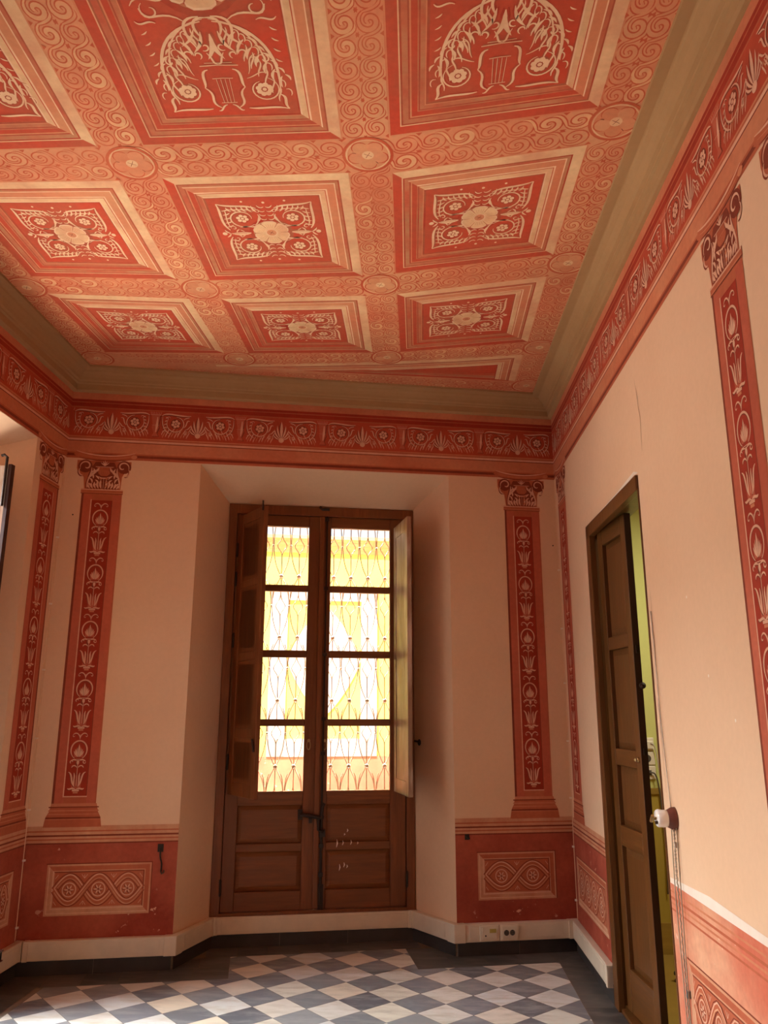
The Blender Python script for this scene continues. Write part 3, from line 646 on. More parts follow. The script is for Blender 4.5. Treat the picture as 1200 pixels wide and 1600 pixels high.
def pilaster(F, a0, parent, label, units=5):            # a0 = centre line
    pt = wall_paint(F); pt.at(a0, 0)
    pt.rect(-.132, .126, .925, 2.868, 'brick', 2); pt.rect(-.132, -.118, .925, 2.868, 'dark_line', 3); pt.rect(-.118, -.065, .93, 2.86, 'side', 3); pt.rect(.068, .118, .93, 2.86, 'side', 3)
    pt.rect(-.064, .064, .972, 2.825, 'deep_red', 3); pt.rect(-.071, -.064, .972, 2.83, 'cream', 4); pt.rect(-.071, .07, .966, .972, 'cream', 4); pt.rect(.064, .068, .972, 2.825, 'dark_line', 4)
    for i in range(units):
        pt.at(a0, 2.815 - i * .366); shaft_unit(pt)
    root = pt.build('painted_pilaster', parent); tag(root, label)
    pt = wall_paint(F); pt.at(a0, 0)                    # moulded foot
    for z0, z1, h0, h1, m in ((.795, .842, .168, .160, 'brick'), (.842, .852, .160, .158, 'dark_line'), (.852, .885, .158, .140, 'brick'), (.885, .893, .145, .145, 'salmon'), (.893, .905, .140, .136, 'brick'), (.905, .912, .145, .145, 'dark_line'), (.912, .930, .136, .130, 'salmon')):
        pt.poly([(-h0, z0), (h0, z0), (h1, z1), (-h1, z1)], m, 4)
    pt.rect(-.158, .158, .838, .842, 'salmon', 5); pt.rect(-.145, .145, .866, .871, 'salmon', 5); pt.build('pilaster_foot', root)
    pt = wall_paint(F); pt.at(a0, 2.868)                # Corinthian head
    R = lambda pts, w_, **k: pt.rel(pts, w_, 5, **k)
    pt.rect(-.138, .13, .0, .034, 'brick', 4); pt.rect(-.138, .13, .026, .033, 'cream', 5); pt.rect(-.135, .128, .006, .012, 'salmon', 5); pt.rect(-.138, .13, .0, .005, 'dark_line', 5)
    pt.poly([(-.12, .034), (.112, .034), (.116, .12), (.135, .16), (.17, .175), (.17, .23), (-.178, .23), (-.178, .175), (-.165, .13), (-.13, .115)], 'brick', 3)
    pt.poly([(-.205, .27), (-.19, .295)] + bez((-.19, .295), (-.08, .255), (.08, .255), (.185, .29)) + [(.205, .27), (.17, .255)] + bez((.17, .245), (.06, .222), (-.06, .222), (-.17, .245)), 'brick', 4)
    pt.rib(bez((-.19, .295), (-.08, .257), (.08, .257), (.19, .291)), .009, 'cream', 5); pt.rib(bez((-.175, .272), (-.08, .24), (.08, .24), (.175, .27)), .005, 'salmon', 5); pt.rib(bez((-.17, .25), (-.08, .226), (.08, .226), (.17, .25)), .007, 'dark_line', 5)
    pt.leaf(.165, .262, .205, .268, .03, 'salmon', 6)
    pt.poly([(-.108, .036), (.1, .036), (.098, .12), (.085, .17), (.06, .222), (-.06, .222), (-.09, .17), (-.104, .12)], 'dark_line', 4)
    for sx in (1, -1):
        pt.disc(.125 * sx, .19, .046, 'dark_line', 4, 16)
        for k in range(5): pt.rleaf((.012 + .018 * k) * sx, .038, (.016 + .02 * k) * sx, .10 - .008 * k, .020, 5, -.006 * sx)
        for k in range(4): pt.rleaf((.1 - .012 * k) * sx, .11 + .012 * k, (.07 - .012 * k) * sx, .15 + .012 * k, .016, 5, .006 * sx)
    for sx in (1, -1):
        R(spiral(.118 * sx, .19, .010, .040, -1 if sx > 0 else PI + 1, (-1 - 5.6) if sx > 0 else PI + 1 + 5.6, 20), .009)
        R(bez((.082 * sx, .18), (.075 * sx, .13), (.11 * sx, .1), (.104 * sx, .04)), .010); R(bez((.155 * sx, .175), (.175 * sx, .15), (.15 * sx, .12), (.135 * sx, .125)), .008)
        for k in range(4): pt.rleaf(.075 - .004 * k if sx > 0 else -.075 + .004 * k, .045 + .03 * k, (.102 - .01 * k) * sx, .075 + .034 * k, .016, 5, .006 * sx)
        for k in range(3): pt.rleaf(.03 * sx, .045 + .028 * k, .056 * sx, .07 + .028 * k, .014, 5, .004 * sx); pt.disc(.018 * sx, .055 + .026 * k, .008, 'salmon', 6, 8)
        pt.rleaf(.085 * sx, .14, .045 * sx, .165, .014, 5, .006)
    pt.poly([(-.05, .185), (.05, .185), (.036, .14), (.02, .125), (-.02, .125), (-.036, .14)], 'brick', 5); pt.rib([(-.058, .188), (.058, .188)], .009, 'cream', 6); pt.rib([(-.04, .16), (.04, .16)], .005, 'salmon', 6); pt.rib(bez((-.036, .12), (-.01, .105), (.01, .105), (.036, .12)), .007, 'cream', 6)
    for k in range(-2, 3): pt.rib([(k * .014, .155), (k * .011, .13)], .004, 'salmon', 6); pt.rleaf(0, .195, k * .014, .235 - abs(k) * .008, .008, 6)
    pt.rel([(0, .04), (0, .115)], .007, 5); pt.build('pilaster_capital', root)
pilaster(B, .248, wall_back, 'painted Corinthian pilaster left of the window')
pilaster(B, 3.145, wall_back, 'painted Corinthian pilaster right of the window')
pilaster(RW, .245, wall_right, 'painted pilaster between the end wall corner and the door')
pilaster(RW, 3.205, wall_right, 'painted pilaster on the pale wall after the door')
pilaster(RW, 3.695, wall_right, 'painted pilaster at the right edge of the picture')
pilaster(LW, .205, wall_left, 'painted pilaster between the left window recess and the corner')

def guilloche(pt, a0, a1, z0, z1):
    h = z1 - z0; cy = (z0 + z1) / 2; r_ = h * .40; n = max(2, round((a1 - a0) / (h * .98))); st = (a1 - a0) / n
    wave = lambda ph, k0: [(a0 + (a1 - a0) * i / 60, cy + r_ * math.sin(2 * PI * (i / 60) * n / 2 + ph)) for i in range(61)]
    for ph, l in ((0, 4), (PI, 7)):
        w_ = wave(ph, 0); pt.rib(w_, h * .22, 'dark_line', l, (1, 1)); pt.rib(w_, h * .17, 'brick', l + 1, (1, 1))
        pt.rib([(x, y + h * .06) for x, y in w_], h * .035, 'cream', l + 2, (1, 1)); pt.rib([(x, y - h * .06) for x, y in w_], h * .03, 'dado_tan', l + 2, (1, 1))
    for i in range(n):
        x = a0 + (i + .5) * st; pt.ring(x, cy, h * .21, h * .035, 'cream', 5)
        for k in range(6):
            a = k * PI / 3; pt.rleaf(x + .02 * h * math.cos(a), cy + .02 * h * math.sin(a), x + h * .16 * math.cos(a), cy + h * .16 * math.sin(a), h * .07, 5, .0)
        pt.disc(x, cy, h * .03, 'dark_line', 7, 8)
    for i in range(n + 1):
        for sy in (1, -1):
            x = a0 + i * st
            for k in (-1, 0, 1):
                q = [(x, cy + sy * h * .34), (x + k * h * .09, cy + sy * h * .46)]
                if a0 < q[1][0] < a1: pt.rib(q, h * .04, 'cream', 5)
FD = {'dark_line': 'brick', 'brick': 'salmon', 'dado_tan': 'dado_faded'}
def dado(F, a0, a1, parent, panels, label, body='dado_red'):
    pt = wall_paint(F)
    pt.rect(a0, a1, .12, .705, body, 1)
    for z0, z1, m in ((.700, .708, 'dark_line'), (.708, .722, 'dado_tan'), (.722, .730, 'brick'), (.730, .742, 'dado_tan'), (.742, .752, 'dark_line'), (.752, .768, 'dado_tan'), (.768, .776, 'brick'), (.776, .802, 'dado_tan')):
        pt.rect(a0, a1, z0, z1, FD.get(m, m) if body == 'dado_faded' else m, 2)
    for p0, p1, z0, z1, cut in panels:
        n0 = len(pt.q); fr = [(0, .010, 'dado_tan', 'dado_tan'), (.010, .016, 'cream', 'brick'), (.016, .034, 'dado_tan', 'brick'), (.034, .040, 'cream', 'dado_tan'), (.040, .046, 'dado_tan', 'dark_line')]
        for o0, o1, m1, m2 in fr:
            A = [(p0 + o0, z0 + o0), (p1 - o0, z0 + o0), (p1 - o0, z1 - o0), (p0 + o0, z1 - o0)]; C = [(p0 + o1, z0 + o1), (p1 - o1, z0 + o1), (p1 - o1, z1 - o1), (p0 + o1, z1 - o1)]
            for i in range(4):
                j = (i + 1) % 4; pt.poly([A[i], A[j], C[j], C[i]], m1 if i in (0, 3) else m2, 2)
        pt.rect(p0 - .006, p1 + .006, z1, z1 + .006, 'dark_line', 2); pt.rect(p1, p1 + .006, z0, z1, 'dark_line', 2)
        pt.rect(p0 + .046, p1 - .046, z0 + .046, z1 - .046, 'brick', 2); guilloche(pt, p0 + .05, p1 - .05, z0 + .05, z1 - .05)
        pt.q[n0:] = [q for q in pt.q[n0:] if all(a0 - .001 <= p[0] <= a1 + .001 for p in q[0])]
    tag(pt.build('painted_dado', parent), label)
dado(B, 0, .875, wall_back, [(.13, .728, .308, .588, 0)], 'painted red dado with a plaited panel left of the window')
dado(B, 2.606, WB, wall_back, [(2.75, 3.266, .312, .592, 0)], 'painted red dado with a plaited panel right of the window')
dado(RW, 0, DT0, wall_right, [(.09, .89, .29, .572, 0)], 'painted red dado between the corner and the door')
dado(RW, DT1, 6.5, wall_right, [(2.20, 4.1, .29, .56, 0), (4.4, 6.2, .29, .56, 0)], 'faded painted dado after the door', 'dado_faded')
dado(LW, 0, .41, wall_left, [(.13, .39, .30, .58, 0)], 'painted red dado left of the corner')
pt = wall_paint(RW)
pt.poly([(2.06, .80), (6.5, .80), (6.5, .835), (3.0, .828), (2.5, .842), (2.06, .822)], 'plaster_pale', 1)
pt.rib([(2.05, 2.545), (1.99, 2.56), (1.7, 2.545), (1.0, 2.54)], .018, 'plaster_pale', 1)
def crack(pts, wd=.003):
    out = []
    for (x0, y0), (x1, y1) in zip(pts, pts[1:]):
        for i in range(8): t = i / 8; out.append((x0 + (x1 - x0) * t + random.uniform(-.006, .006), y0 + (y1 - y0) * t))
    pt.rib(out, wd, 'crack', 2)
crack([(2.12, 2.98), (2.16, 2.75), (2.145, 2.6)]); crack([(2.095, 2.0), (2.10, 1.8), (2.09, 1.5), (2.10, 1.1)], .004)
for x, y in ((2.7, 1.6), (2.55, 1.9), (2.9, 1.45)): pt.disc(x, y, .006, 'plaster_pale', 2, 6)
tag(pt.build('plaster_crack', wall_right), 'thin crack and pale repair strips in the plaster')

# ------------------------------------------------------------------ skirting tiles and plastic trunking
def run(pts, off0, off1, z0, z1, mb, m=0):              # plan polyline, offset towards the room
    pts = [V3(p) for p in pts]; n = len(pts)
    def offs(o):
        out = []
        for i in range(n):
            ds = []
            if i > 0: ds.append((pts[i] - pts[i - 1]).normalized())
            if i < n - 1: ds.append((pts[i + 1] - pts[i]).normalized())
            ns = [V3((d.y, -d.x, 0)) for d in ds]
            if len(ns) == 1: out.append(pts[i] + ns[0] * o)
            else:
                b = (ns[0] + ns[1]).normalized(); out.append(pts[i] + b * (o / max(.3, b.dot(ns[0]))))
        return out
    A, C = offs(off0), offs(off1)
    vs = []
    for i in range(n): vs += [A[i] + V3((0, 0, z0)), C[i] + V3((0, 0, z0)), C[i] + V3((0, 0, z1)), A[i] + V3((0, 0, z1))]
    fs = [(i * 4 + k, i * 4 + (k + 1) % 4, (i + 1) * 4 + (k + 1) % 4, (i + 1) * 4 + k) for i in range(n - 1) for k in range(4)] + [(0, 1, 2, 3), tuple(range(4 * n - 4, 4 * n))]
    mb.add(vs, fs, m)
Lr = LW(.41, 0, 0); Lw_ = LW(.61, .4, 0)
path_back = [B(0, 0, 0), B(.875, 0, 0), B(1.076, .4, 0), B(2.407, .4, 0), B(2.606, 0, 0), B(WB, 0, 0)]
path_left = [Lw_, Lr, L0]; path_right = [R0, RW(DT0 - .012, 0, 0)]
def skirting(name, path):
    root = None; w = MB()
    for a, b in zip(path, path[1:]):
        ln = (b - a).length; n = max(1, round(ln / .42)); 
        for k in range(n):
            p, q = a + (b - a) * (k / n), a + (b - a) * ((k + 1) / n); d = (b - a).normalized() * .0012
            run([p + d, q - d], 0, .014, 0, .098, w)
        run([a, b], 0, .011, 0, .096, w, 1)
    return struct(w, name, ['skirting_stone', 'grout'])
skirting('baseboard_back', path_back); skirting('baseboard_left', path_left); skirting('baseboard_right', path_right)
TK0, TK1 = .082, .186; TN = [2]
def trunking(path, label, ends):
    c_ = path[len(path) // 2]; w = MB(); run(path, 0, .040, TK0, TK1, w); TN[0] += 1; root = struct(w, 'trim_%d' % TN[0], 'trunking_cream', bevel=.004); tag(root, label)
    for a, b in zip(path, path[1:]):
        w = MB(); d = (b - a).normalized(); run([a + d * .07, b - d * .07], .038, .0425, TK0 + .016, TK1 - .016, w)
        w.build('trunking_lid', 'trunking_cream', root, bevel=.001)
    for i in range(1, len(path) - 1):
        d0 = (path[i] - path[i - 1]).normalized(); d1 = (path[i + 1] - path[i]).normalized()
        w = MB(); run([path[i] - d0 * .045, path[i], path[i] + d1 * .045], 0, .0445, TK0 - .002, TK1 + .002, w); w.build('corner_piece', 'trunking_cream', root, bevel=.004)
    for e in ends:
        a, b = (path[0], path[1]) if e == 0 else (path[-1], path[-2]); d = (b - a).normalized()
        w = MB(); run([a, a + d * .03] if e == 0 else [a + d * .03, a], 0, .0445, TK0 - .002, TK1 + .002, w); w.build('end_cap', 'trunking_cream', root, bevel=.003)
    return root
trunking([Lw_, Lr, L0 + nL * .0], 'cream plastic cable trunking low on the left wall', (0, 1))
trunking([B(.0447, 0, 0)] + path_back[1:5] + [B(WB - .0447, 0, 0)], 'cream plastic cable trunking along the end wall and round the window recess', (0, 1))
trunking([R0 + dR * .0, RW(DT0 - .02, 0, 0)], 'cream plastic cable trunking between the corner and the brown door', (0, 1))
def faceplate(a0, a1, label, kind):
    root = thing('wall_socket', label, 'socket', B((a0 + a1) / 2, -.0425, .09), 'sockets in the trunking')
    w = MB(); w.box(B, a0, a1, -.056, -.0425, .088, .180); w.build('face_plate', 'socket_cream', root, bevel=.005)
    w = MB(); w.box(B, a0 + .014, a1 - .014, -.059, -.055, .101, .168); w.build('insert', 'socket_cream', root, bevel=.001)
    if kind == 'twin':
        for x in (a0 + .040, a0 + .078):
            w = MB(); w.lathe(B(x, -.0590, .135), bn, [(.0165, 0), (.0165, .002), (.0145, .002), (.0145, .0004)], 24); h = w.build('socket_well', 'socket_dark', root)
            w = MB()
            for k in (-.006, .006): w.lathe(B(x + k, -.0593, .135), bn, [(.0028, 0), (.0028, .001)], 10)
            w.box(B, x - .003, x + .003, -.0605, -.0592, .146, .150); w.box(B, x - .003, x + .003, -.0605, -.0592, .120, .124); w.build('contact', 'black', h)
    else:
        w = MB(); w.box(B, a0 + .062, a1 - .020, -.0602, -.0588, .138, .160); w.build('paper_label', 'label_yellow', root)
        w = MB(); w.box(B, a0 + .062, a1 - .020, -.0600, -.0588, .114, .134); w.build('data_port', 'socket_cream', root)
        w = MB(); w.lathe(B(a0 + .036, -.0588, .122), bn, [(.005, 0), (.005, .0015), (.003, .0022)], 12); w.build('jack_hole', 'black', root)
faceplate(2.738, 2.862, 'cream socket plate with a yellow label and one small black hole', 'data')
faceplate(2.868, 2.988, 'cream socket plate with two round dark power sockets', 'twin')

# ------------------------------------------------------------------ the back window
w = MB(); FD0, FD1 = .375, .475
w.box(B, 1.066, 1.125, FD0 - .01, FD1, .19, 2.93); w.box(B, 2.357, 2.415, FD0 - .01, FD1, .19, 2.93); w.box(B, 1.066, 2.415, FD0 - .011, FD1, 2.862, 2.932); w.box(B, 1.066, 2.415, FD0 - .011, FD1, .186, .206); w.box(B, 1.10, 1.15, .434, FD1, .2, 2.87); w.box(B, 2.335, 2.38, .434, FD1, .2, 2.87)
window = struct(w, 'window_1', 'wood_brown', bevel=.004, loc=B(1.74, .4, .19)); ORG[window] = V3(B(1.74, .4, .19))
tag(window, 'tall brown wooden window with two glazed leaves and open inner shutters')
PZ = [(2.352, 2.782), (1.888, 2.305), (1.418, 1.838), (.945, 1.371)]
def raised(mb, F, a0, a1, z0, z1, d, dep, bev, m=0):   # panel field with sloping margins, face at d, sunk edge at d+dep
    o = [F(a0, d + dep, z0), F(a1, d + dep, z0), F(a1, d + dep, z1), F(a0, d + dep, z1)]
    i = [F(a0 + bev, d, z0 + bev), F(a1 - bev, d, z0 + bev), F(a1 - bev, d, z1 - bev), F(a0 + bev, d, z1 - bev)]
    k = [F(a0, d + dep + .012, z0), F(a1, d + dep + .012, z0), F(a1, d + dep + .012, z1), F(a0, d + dep + .012, z1)]
    mb.add(o + i + k, [(4, 5, 6, 7), (0, 1, 5, 4), (1, 2, 6, 5), (2, 3, 7, 6), (3, 0, 4, 7), (8, 9, 1, 0), (9, 10, 2, 1), (10, 11, 3, 2), (11, 8, 0, 3), (11, 10, 9, 8)], m)
def leaf(a0, a1, g0, g1, label):
    D0, D1 = .385, .43
    w = MB(); w.box(B, a0, g0, D0, D1, .208, 2.862); w.box(B, g1, a1, D0, D1, .208, 2.862)
    lf = w.build('window_leaf', 'wood_brown', window, bevel=.004); tag(lf, label)
    for z0, z1 in ((2.782, 2.862), (.858, .945), (.568, .618), (.208, .325)):
        w = MB(); w.box(B, g0, g1, D0 + .001, D1, z0, z1); w.build('rail', 'wood_brown_rail', lf, bevel=.004)
    for z0, z1 in ((2.305, 2.352), (1.838, 1.888), (1.371, 1.418)):
        w = MB(); w.box(B, g0, g1, D0 + .001, D1, z0, z1); w.build('glazing_bar', 'wood_brown_rail', lf, bevel=.005)
    for z0, z1 in ((.618, .858), (.325, .568)):
        w = MB(); raised(w, B, g0, g1, z0, z1, D0 + .010, .012, .03); w.build('panel', 'wood_brown_rail', lf)
    for z0, z1 in PZ:
        w = MB(); w.box(B, g0, g1, .408, .412, z0, z1); w.build('pane', 'window_glass', lf)
    return lf
lf1 = leaf(1.128, 1.733, 1.213, 1.646, 'left glazed leaf'); lf2 = leaf(1.737, 2.354, 1.808, 2.245, 'right glazed leaf')
pt = Paint(lambda x, y, h: B(x, .3855 - h, y)); pt.k = 0
for x, y, ln in ((1.88, .585, .05), (1.92, .598, .03), (1.975, .60, .03), (2.02, .602, .015), (1.95, .68, .02), (1.93, .66, .012), (1.90, .44, .04), (1.93, .46, .03), (1.95, .455, .02)):
    pt.rib([(x, y), (x + .006, y + ln * .5), (x + .002, y + ln)], .008, 'plaster_pale', 1)
tag(pt.build('paint_smear', lf2), 'pale paint smears')
w = MB(); w.box(B, 1.722, 1.76, .366, .386, .215, 2.86); w.build('closing_strip', 'wood_brown', window, bevel=.006)
w = MB(); w.tube([B(1.776, .372, .215), B(1.776, .372, .80)], .009); w.tube([B(1.776, .374, .80), B(1.776, .374, 2.92)], .006)
for z in (.23, .33, .42, .60, .78, 1.19, 1.42, 1.86, 2.33, 2.84): w.box(B, 1.762, 1.790, .361, .384, z - .012, z + .012)
w.box(B, 1.758, 1.794, .366, .385, .21, .36); w.tube([B(1.72, .372, 2.93), B(1.74, .36, 2.915), B(1.79, .36, 2.915)], .012)
w.build('espagnolette_bolt', 'iron', window)
w = MB(); w.tube([B(1.632, .365, .800), B(1.70, .355, .79), B(1.772, .352, .775)], [.012, .014, .012]); w.box(B, 1.618, 1.645, .368, .385, .765, .83); w.box(B, 1.69, 1.71, .350, .385, .745, .80)
w.tube([B(1.772, .355, .775), B(1.778, .350, .85), B(1.79, .352, .87)], .011); w.tube([B(1.75, .36, .78), B(1.755, .36, .70), B(1.79, .36, .685)], .009); w.box(B, 1.762, 1.80, .36, .385, .655, .70)
w.build('latch', 'iron', window)
for a in (1.677, 1.788):
    w = MB(); w.lathe(B(a, .385, 1.275), bn, [(.011, 0), (.010, .006), (.004, .008)], 12)
    w.tube([B(a + .012 * math.sin(t), .376, 1.275 - .022 + .022 * math.cos(t) - .008 * (1 - math.cos(t))) for t in [2 * PI * i / 14 for i in range(14)]], .0028, 6, closed=True)
    w.build('ring_pull', 'brass', window)
for a, z in ((1.134, 2.59), (1.134, 2.38), (1.134, 1.95), (1.134, 1.14), (1.126, .36), (2.357, .38), (2.357, 2.3), (2.357, 1.3)):
    w = MB(); w.lathe(B(a, .362, z - .045), (0, 0, 1), [(.003, -.008), (.008, 0), (.008, .09), (.003, .098)], 10); w.build('hinge', 'iron', window)
def shutter(F0, hinge_a, hinge_d, ang, wd, z0, z1, parent, label, side, mat, rails):
    c_, s_ = math.cos(ang), math.sin(ang)
    o = F0(hinge_a, hinge_d, 0); ea = (F0(1, 0, 0) - F0(0, 0, 0)) * (side * c_) + (F0(0, 1, 0) - F0(0, 0, 0)) * (-s_); ed = V3((-ea.y, ea.x, 0))
    if ed.dot(F0(0, 1, 0) - F0(0, 0, 0)) * 1 < 0 and abs(c_) > .2: ed = -ed
    F = frame(o, ea, ed); th = .032; st = .062
    w = MB(); w.box(F, 0, st, 0, th, z0, z1); w.box(F, wd - st, wd, 0, th, z0, z1)
    for za, zb in rails: w.box(F, st, wd - st, .001, th - .001, za, zb)
    sh = w.build('shutter', mat, parent, bevel=.004); tag(sh, label)
    for (a, b), (c2, d2) in zip(rails, rails[1:]):
        w = MB(); raised(w, F, st, wd - st, b, c2, .006, .008, .025); raised(w, frame(F(0, th, 0), ea, -ed), st, wd - st, b, c2, .006, .008, .025)
        w.build('panel', mat, sh)
    return sh, F
sh1, F1 = shutter(B, 1.142, .362, math.radians(65), .41, .935, 2.835, window, 'dark inner shutter folded half open on the left', 1, 'wood_brown', [(.935, 1.02), (1.30, 1.36), (1.80, 1.86), (2.30, 2.35), (2.76, 2.835)])
sh2, F2 = shutter(B, 2.268, .366, math.radians(94), .40, .938, 2.79, window, 'sun-bleached inner shutter standing open on the right', -1, 'wood_worn', [(.938, 1.03), (2.70, 2.79)])
w = MB(); w.box(F2, .366, .402, -.034, -.0005, .93, 2.80) if False else None
w = MB(); w.tube([F1(.40, -.006, 2.80), F1(.40, -.006, 2.87)], .006); w.tube([F1(.40, -.006, 1.22), F1(.385, -.012, 1.30)], .007); w.build('shutter_bolt', 'iron', sh1)
# shutter stay on the right splay
root = thing('shutter_stay', 'small dark iron catch sticking out of the plaster right of the open shutter', 'hook', B(2.43, .36, 1.27))
w = MB(); w.tube([B(2.415, .38, 1.27), B(2.43, .27, 1.268)], .007); w.build('pin', 'iron', root)
w = MB(); w.lathe(B(2.43, .27, 1.255), (0, 0, 1), [(.005, -.012), (.012, 0), (.012, .018), (.005, .03)], 12); w.build('knob', 'iron', root)

# left wall window with its bright shutter
w = MB()
for t0, t1 in ((.60, .66), (1.885, 1.945)): w.box(LW, t0, t1, .375, .475, .19, 2.93)
w.box(LW, .60, 1.945, .374, .475, 2.862, 2.932); w.box(LW, .60, 1.945, .374, .475, .186, .25)
window2 = struct(w, 'window_2', 'wood_brown', bevel=.004); tag(window2, 'window in the left wall, only its open shutter in view')
shL, FL = shutter(LW, .668, .362, math.radians(88), .36, .30, 2.845, window2, 'pale inner shutter standing open at the left edge', 1, 'wood_worn', [(.30, .40), (1.5, 1.58), (2.77, 2.845)])
w = MB(); w.box(FL, .352, .372, -.002, .034, .30, 2.85); w.build('shutter_edge', 'dark_wood', shL)
w = MB(); w.tube([FL(.345, -.01, 2.6), FL(.345, -.01, 2.89), FL(.325, -.01, 2.905), FL(.31, -.01, 2.90)], .008); w.build('shutter_bolt', 'iron', shL)
# ------------------------------------------------------------------ doorway on the right
w = MB()
w.box(RW, DT0 - .012, DT0 + .075, -.014, .02, 0, DZ + .005); w.box(RW, DT0, DT0 + .03, .02, TR - .01, 0, DZ)
w.box(RW, DT0 - .012, DT1, -.014, .02, DZ - .068, DZ + .005); w.box(RW, DT0, DT1, .02, TR - .01, DZ - .04, DZ)
w.box(RW, DT1 - .012, DT1, -.006, .06, 0, DZ); w.box(RW, DT0, DT1, .0, TR - .01, -.01, .018)
door = struct(w, 'door_1', 'door_wood', bevel=.003, loc=RW(1.5, 0, 0)); tag(door, 'brown door frame in the right wall, one leaf shut and one open')
o = RW(1.062, .030, 0); e = (RW(1.515, .066, 0) - o).normalized(); ed = V3((-e.y, e.x, 0))
if ed.dot(-nR) < 0: ed = -ed
FDo = frame(o, e, ed); WD = .455
w = MB(); w.box(FDo, 0, .075, 0, .035, .02, 2.485); w.box(FDo, WD - .07, WD, 0, .035, .02, 2.485)
dl = w.build('door_leaf', 'door_wood', door, bevel=.004); tag(dl, 'closed narrow panelled leaf')
rl = [(.02, .22), (.80, .90), (1.20, 1.285), (1.80, 1.87), (2.39, 2.485)]
for z0, z1 in rl:
    w = MB(); w.box(FDo, .075, WD - .07, .001, .034, z0, z1); w.build('rail', 'door_wood_rail', dl, bevel=.004)
for (a, b), (c2, d2) in zip(rl, rl[1:]):
    w = MB(); raised(w, FDo, .075, WD - .07, b, c2, .012, .012, .035); w.build('panel', 'door_wood', dl)
w = MB(); w.box(FDo, WD, WD + .004, .001, .034, .02, 2.485); w.build('rebate_edge', 'dark_wood', dl)
w = MB(); w.lathe(FDo(WD + .006, .02, 1.60), e, [(.006, 0), (.006, .018), (.014, .024), (.016, .036), (.006, .042)], 14); w.build('door_knob', 'iron', dl)
w = MB(); w.lathe(FDo(WD - .035, 0, 1.245), -ed, [(.012, 0), (.012, .006), (.006, .012), (.010, .018), (.004, .024)], 12); w.build('keyhole', 'brass', dl)
for z0, z1 in ((1.76, 1.80), (1.27, 1.30)):
    w = MB(); w.box(FDo, WD, WD + .012, .012, .026, z0, z1); w.build('strike_plate', 'iron', dl)
# the room beyond
X0 = RW(0, TR, 0).x
def G(a, d, z): return V3((a, 5.56 + d, z))
w = MB(); w.box(G, 1.13, 4.2, 0, .2, 0, 3.3); wb = struct(w, 'wall_beyond', 'wall_lime')
w = MB(); w.box(G, 1.13, 4.2, -.018, 0, .18, .95); w.box(G, 1.13, 4.2, -.03, 0, .95, .985, 1); w.box(G, 1.13, 4.2, -.026, 0, 0, .18, 1)
for a in (1.3, 1.74, 2.2, 2.7): w.box(G, a, a + .01, -.021, -.017, .19, .94, 1)
struct(w, 'trim_2', ['wainscot_olive', 'floorboard'])
w = MB(); w.box(G, 4.0, 4.2, -5.5, 0, 0, 3.3); struct(w, 'wall_passage_right', 'wall_lime')
w = MB(); w.box(G, 1.13, 4.2, -5.7, -5.5, 0, 3.3); struct(w, 'wall_passage_near', 'wall_lime')
w = MB(); w.box(G, 1.13, 4.2, -5.7, .2, 3.3, 3.5); struct(w, 'ceiling_passage', 'wall_lime')
w = MB(); w.box(G, 1.12, 4.2, -5.7, .2, -.2, .0)
struct(w, 'floor_passage', 'floorboard')
w = MB()
for a in (1.585, 1.625): w.tube([G(a, -.004, 1.0), G(a, -.004, 3.3)], .004, 6)
tag(w.build('corner_bead', 'wall_lime'), 'thin vertical pipe lines on the lime green wall beyond the door', 'pipe')
def gsocket(z, label, kind):
    root = thing('wall_socket', label, 'socket', G(1.50, 0, z - .04), 'sockets on the lime green wall')
    w = MB(); w.box(G, 1.455, 1.545, -.014, 0, z - .042, z + .042); w.build('face_plate', 'socket_cream', root, bevel=.004)
    if kind == 'power':
        w = MB(); w.lathe(G(1.495, -.0145, z), (0, -1, 0), [(.024, 0), (.024, .003), (.020, .003), (.020, .0005)], 22); w.build('socket_well', 'socket_dark', root)
    elif kind == 'data':
        w = MB(); w.box(G, 1.48, 1.515, -.02, -.013, z - .016, z + .016); w.build('data_port', 'grey_metal', root)
    else:
        w = MB(); w.box(G, 1.47, 1.535, -.03, -.013, z - .03, z + .02); w.build('cable_outlet', 'socket_cream', root, bevel=.004)
gsocket(1.262, 'topmost plate on the green wall, with a cable outlet', 'out'); gsocket(1.172, 'middle plate on the green wall, one round power socket', 'power'); gsocket(1.082, 'lowest plate on the green wall, with a plugged data lead', 'data')
def cord(name, pts, rr, mat, label, cat='cable', n=6):
    w = MB(); w.tube(pts, rr, n); return tag(w.build(name, mat, smooth=True), label, cat)
def smooth_path(P, n=8):
    P = [V3(p) for p in P]; out = []
    for i in range(len(P) - 1):
        a, b, c2, d2 = P[max(i - 1, 0)], P[i], P[i + 1], P[min(i + 2, len(P) - 1)]
        for k in range(n):
            t = k / n; out.append(.5 * ((2 * b) + (c2 - a) * t + (2 * a - 5 * b + 4 * c2 - d2) * t * t + (3 * b - a - 3 * c2 + d2) * t ** 3))
    return out + [P[-1]]
cord('cable', smooth_path([G(1.50, -.024, 1.08), G(1.535, -.03, 1.07), G(1.555, -.03, .95), G(1.565, -.034, .6), G(1.555, -.034, .35)]), .005, 'socket_dark', 'dark green-grey lead hanging from the lowest plate on the green wall')
cord('cable', smooth_path([G(1.52, -.034, 1.27), G(1.55, -.03, 1.22), G(1.572, -.03, .95), G(1.60, -.036, .60), G(1.585, -.036, .40), G(1.66, -.034, .22), G(1.75, -.034, .17)]), .004, 'cord_white', 'pale cable running down the green wall to the skirting')
root = thing('door_stop', 'small black door stop on the wooden floor beyond the door', 'door stop', (1.43, 5.02, 0))
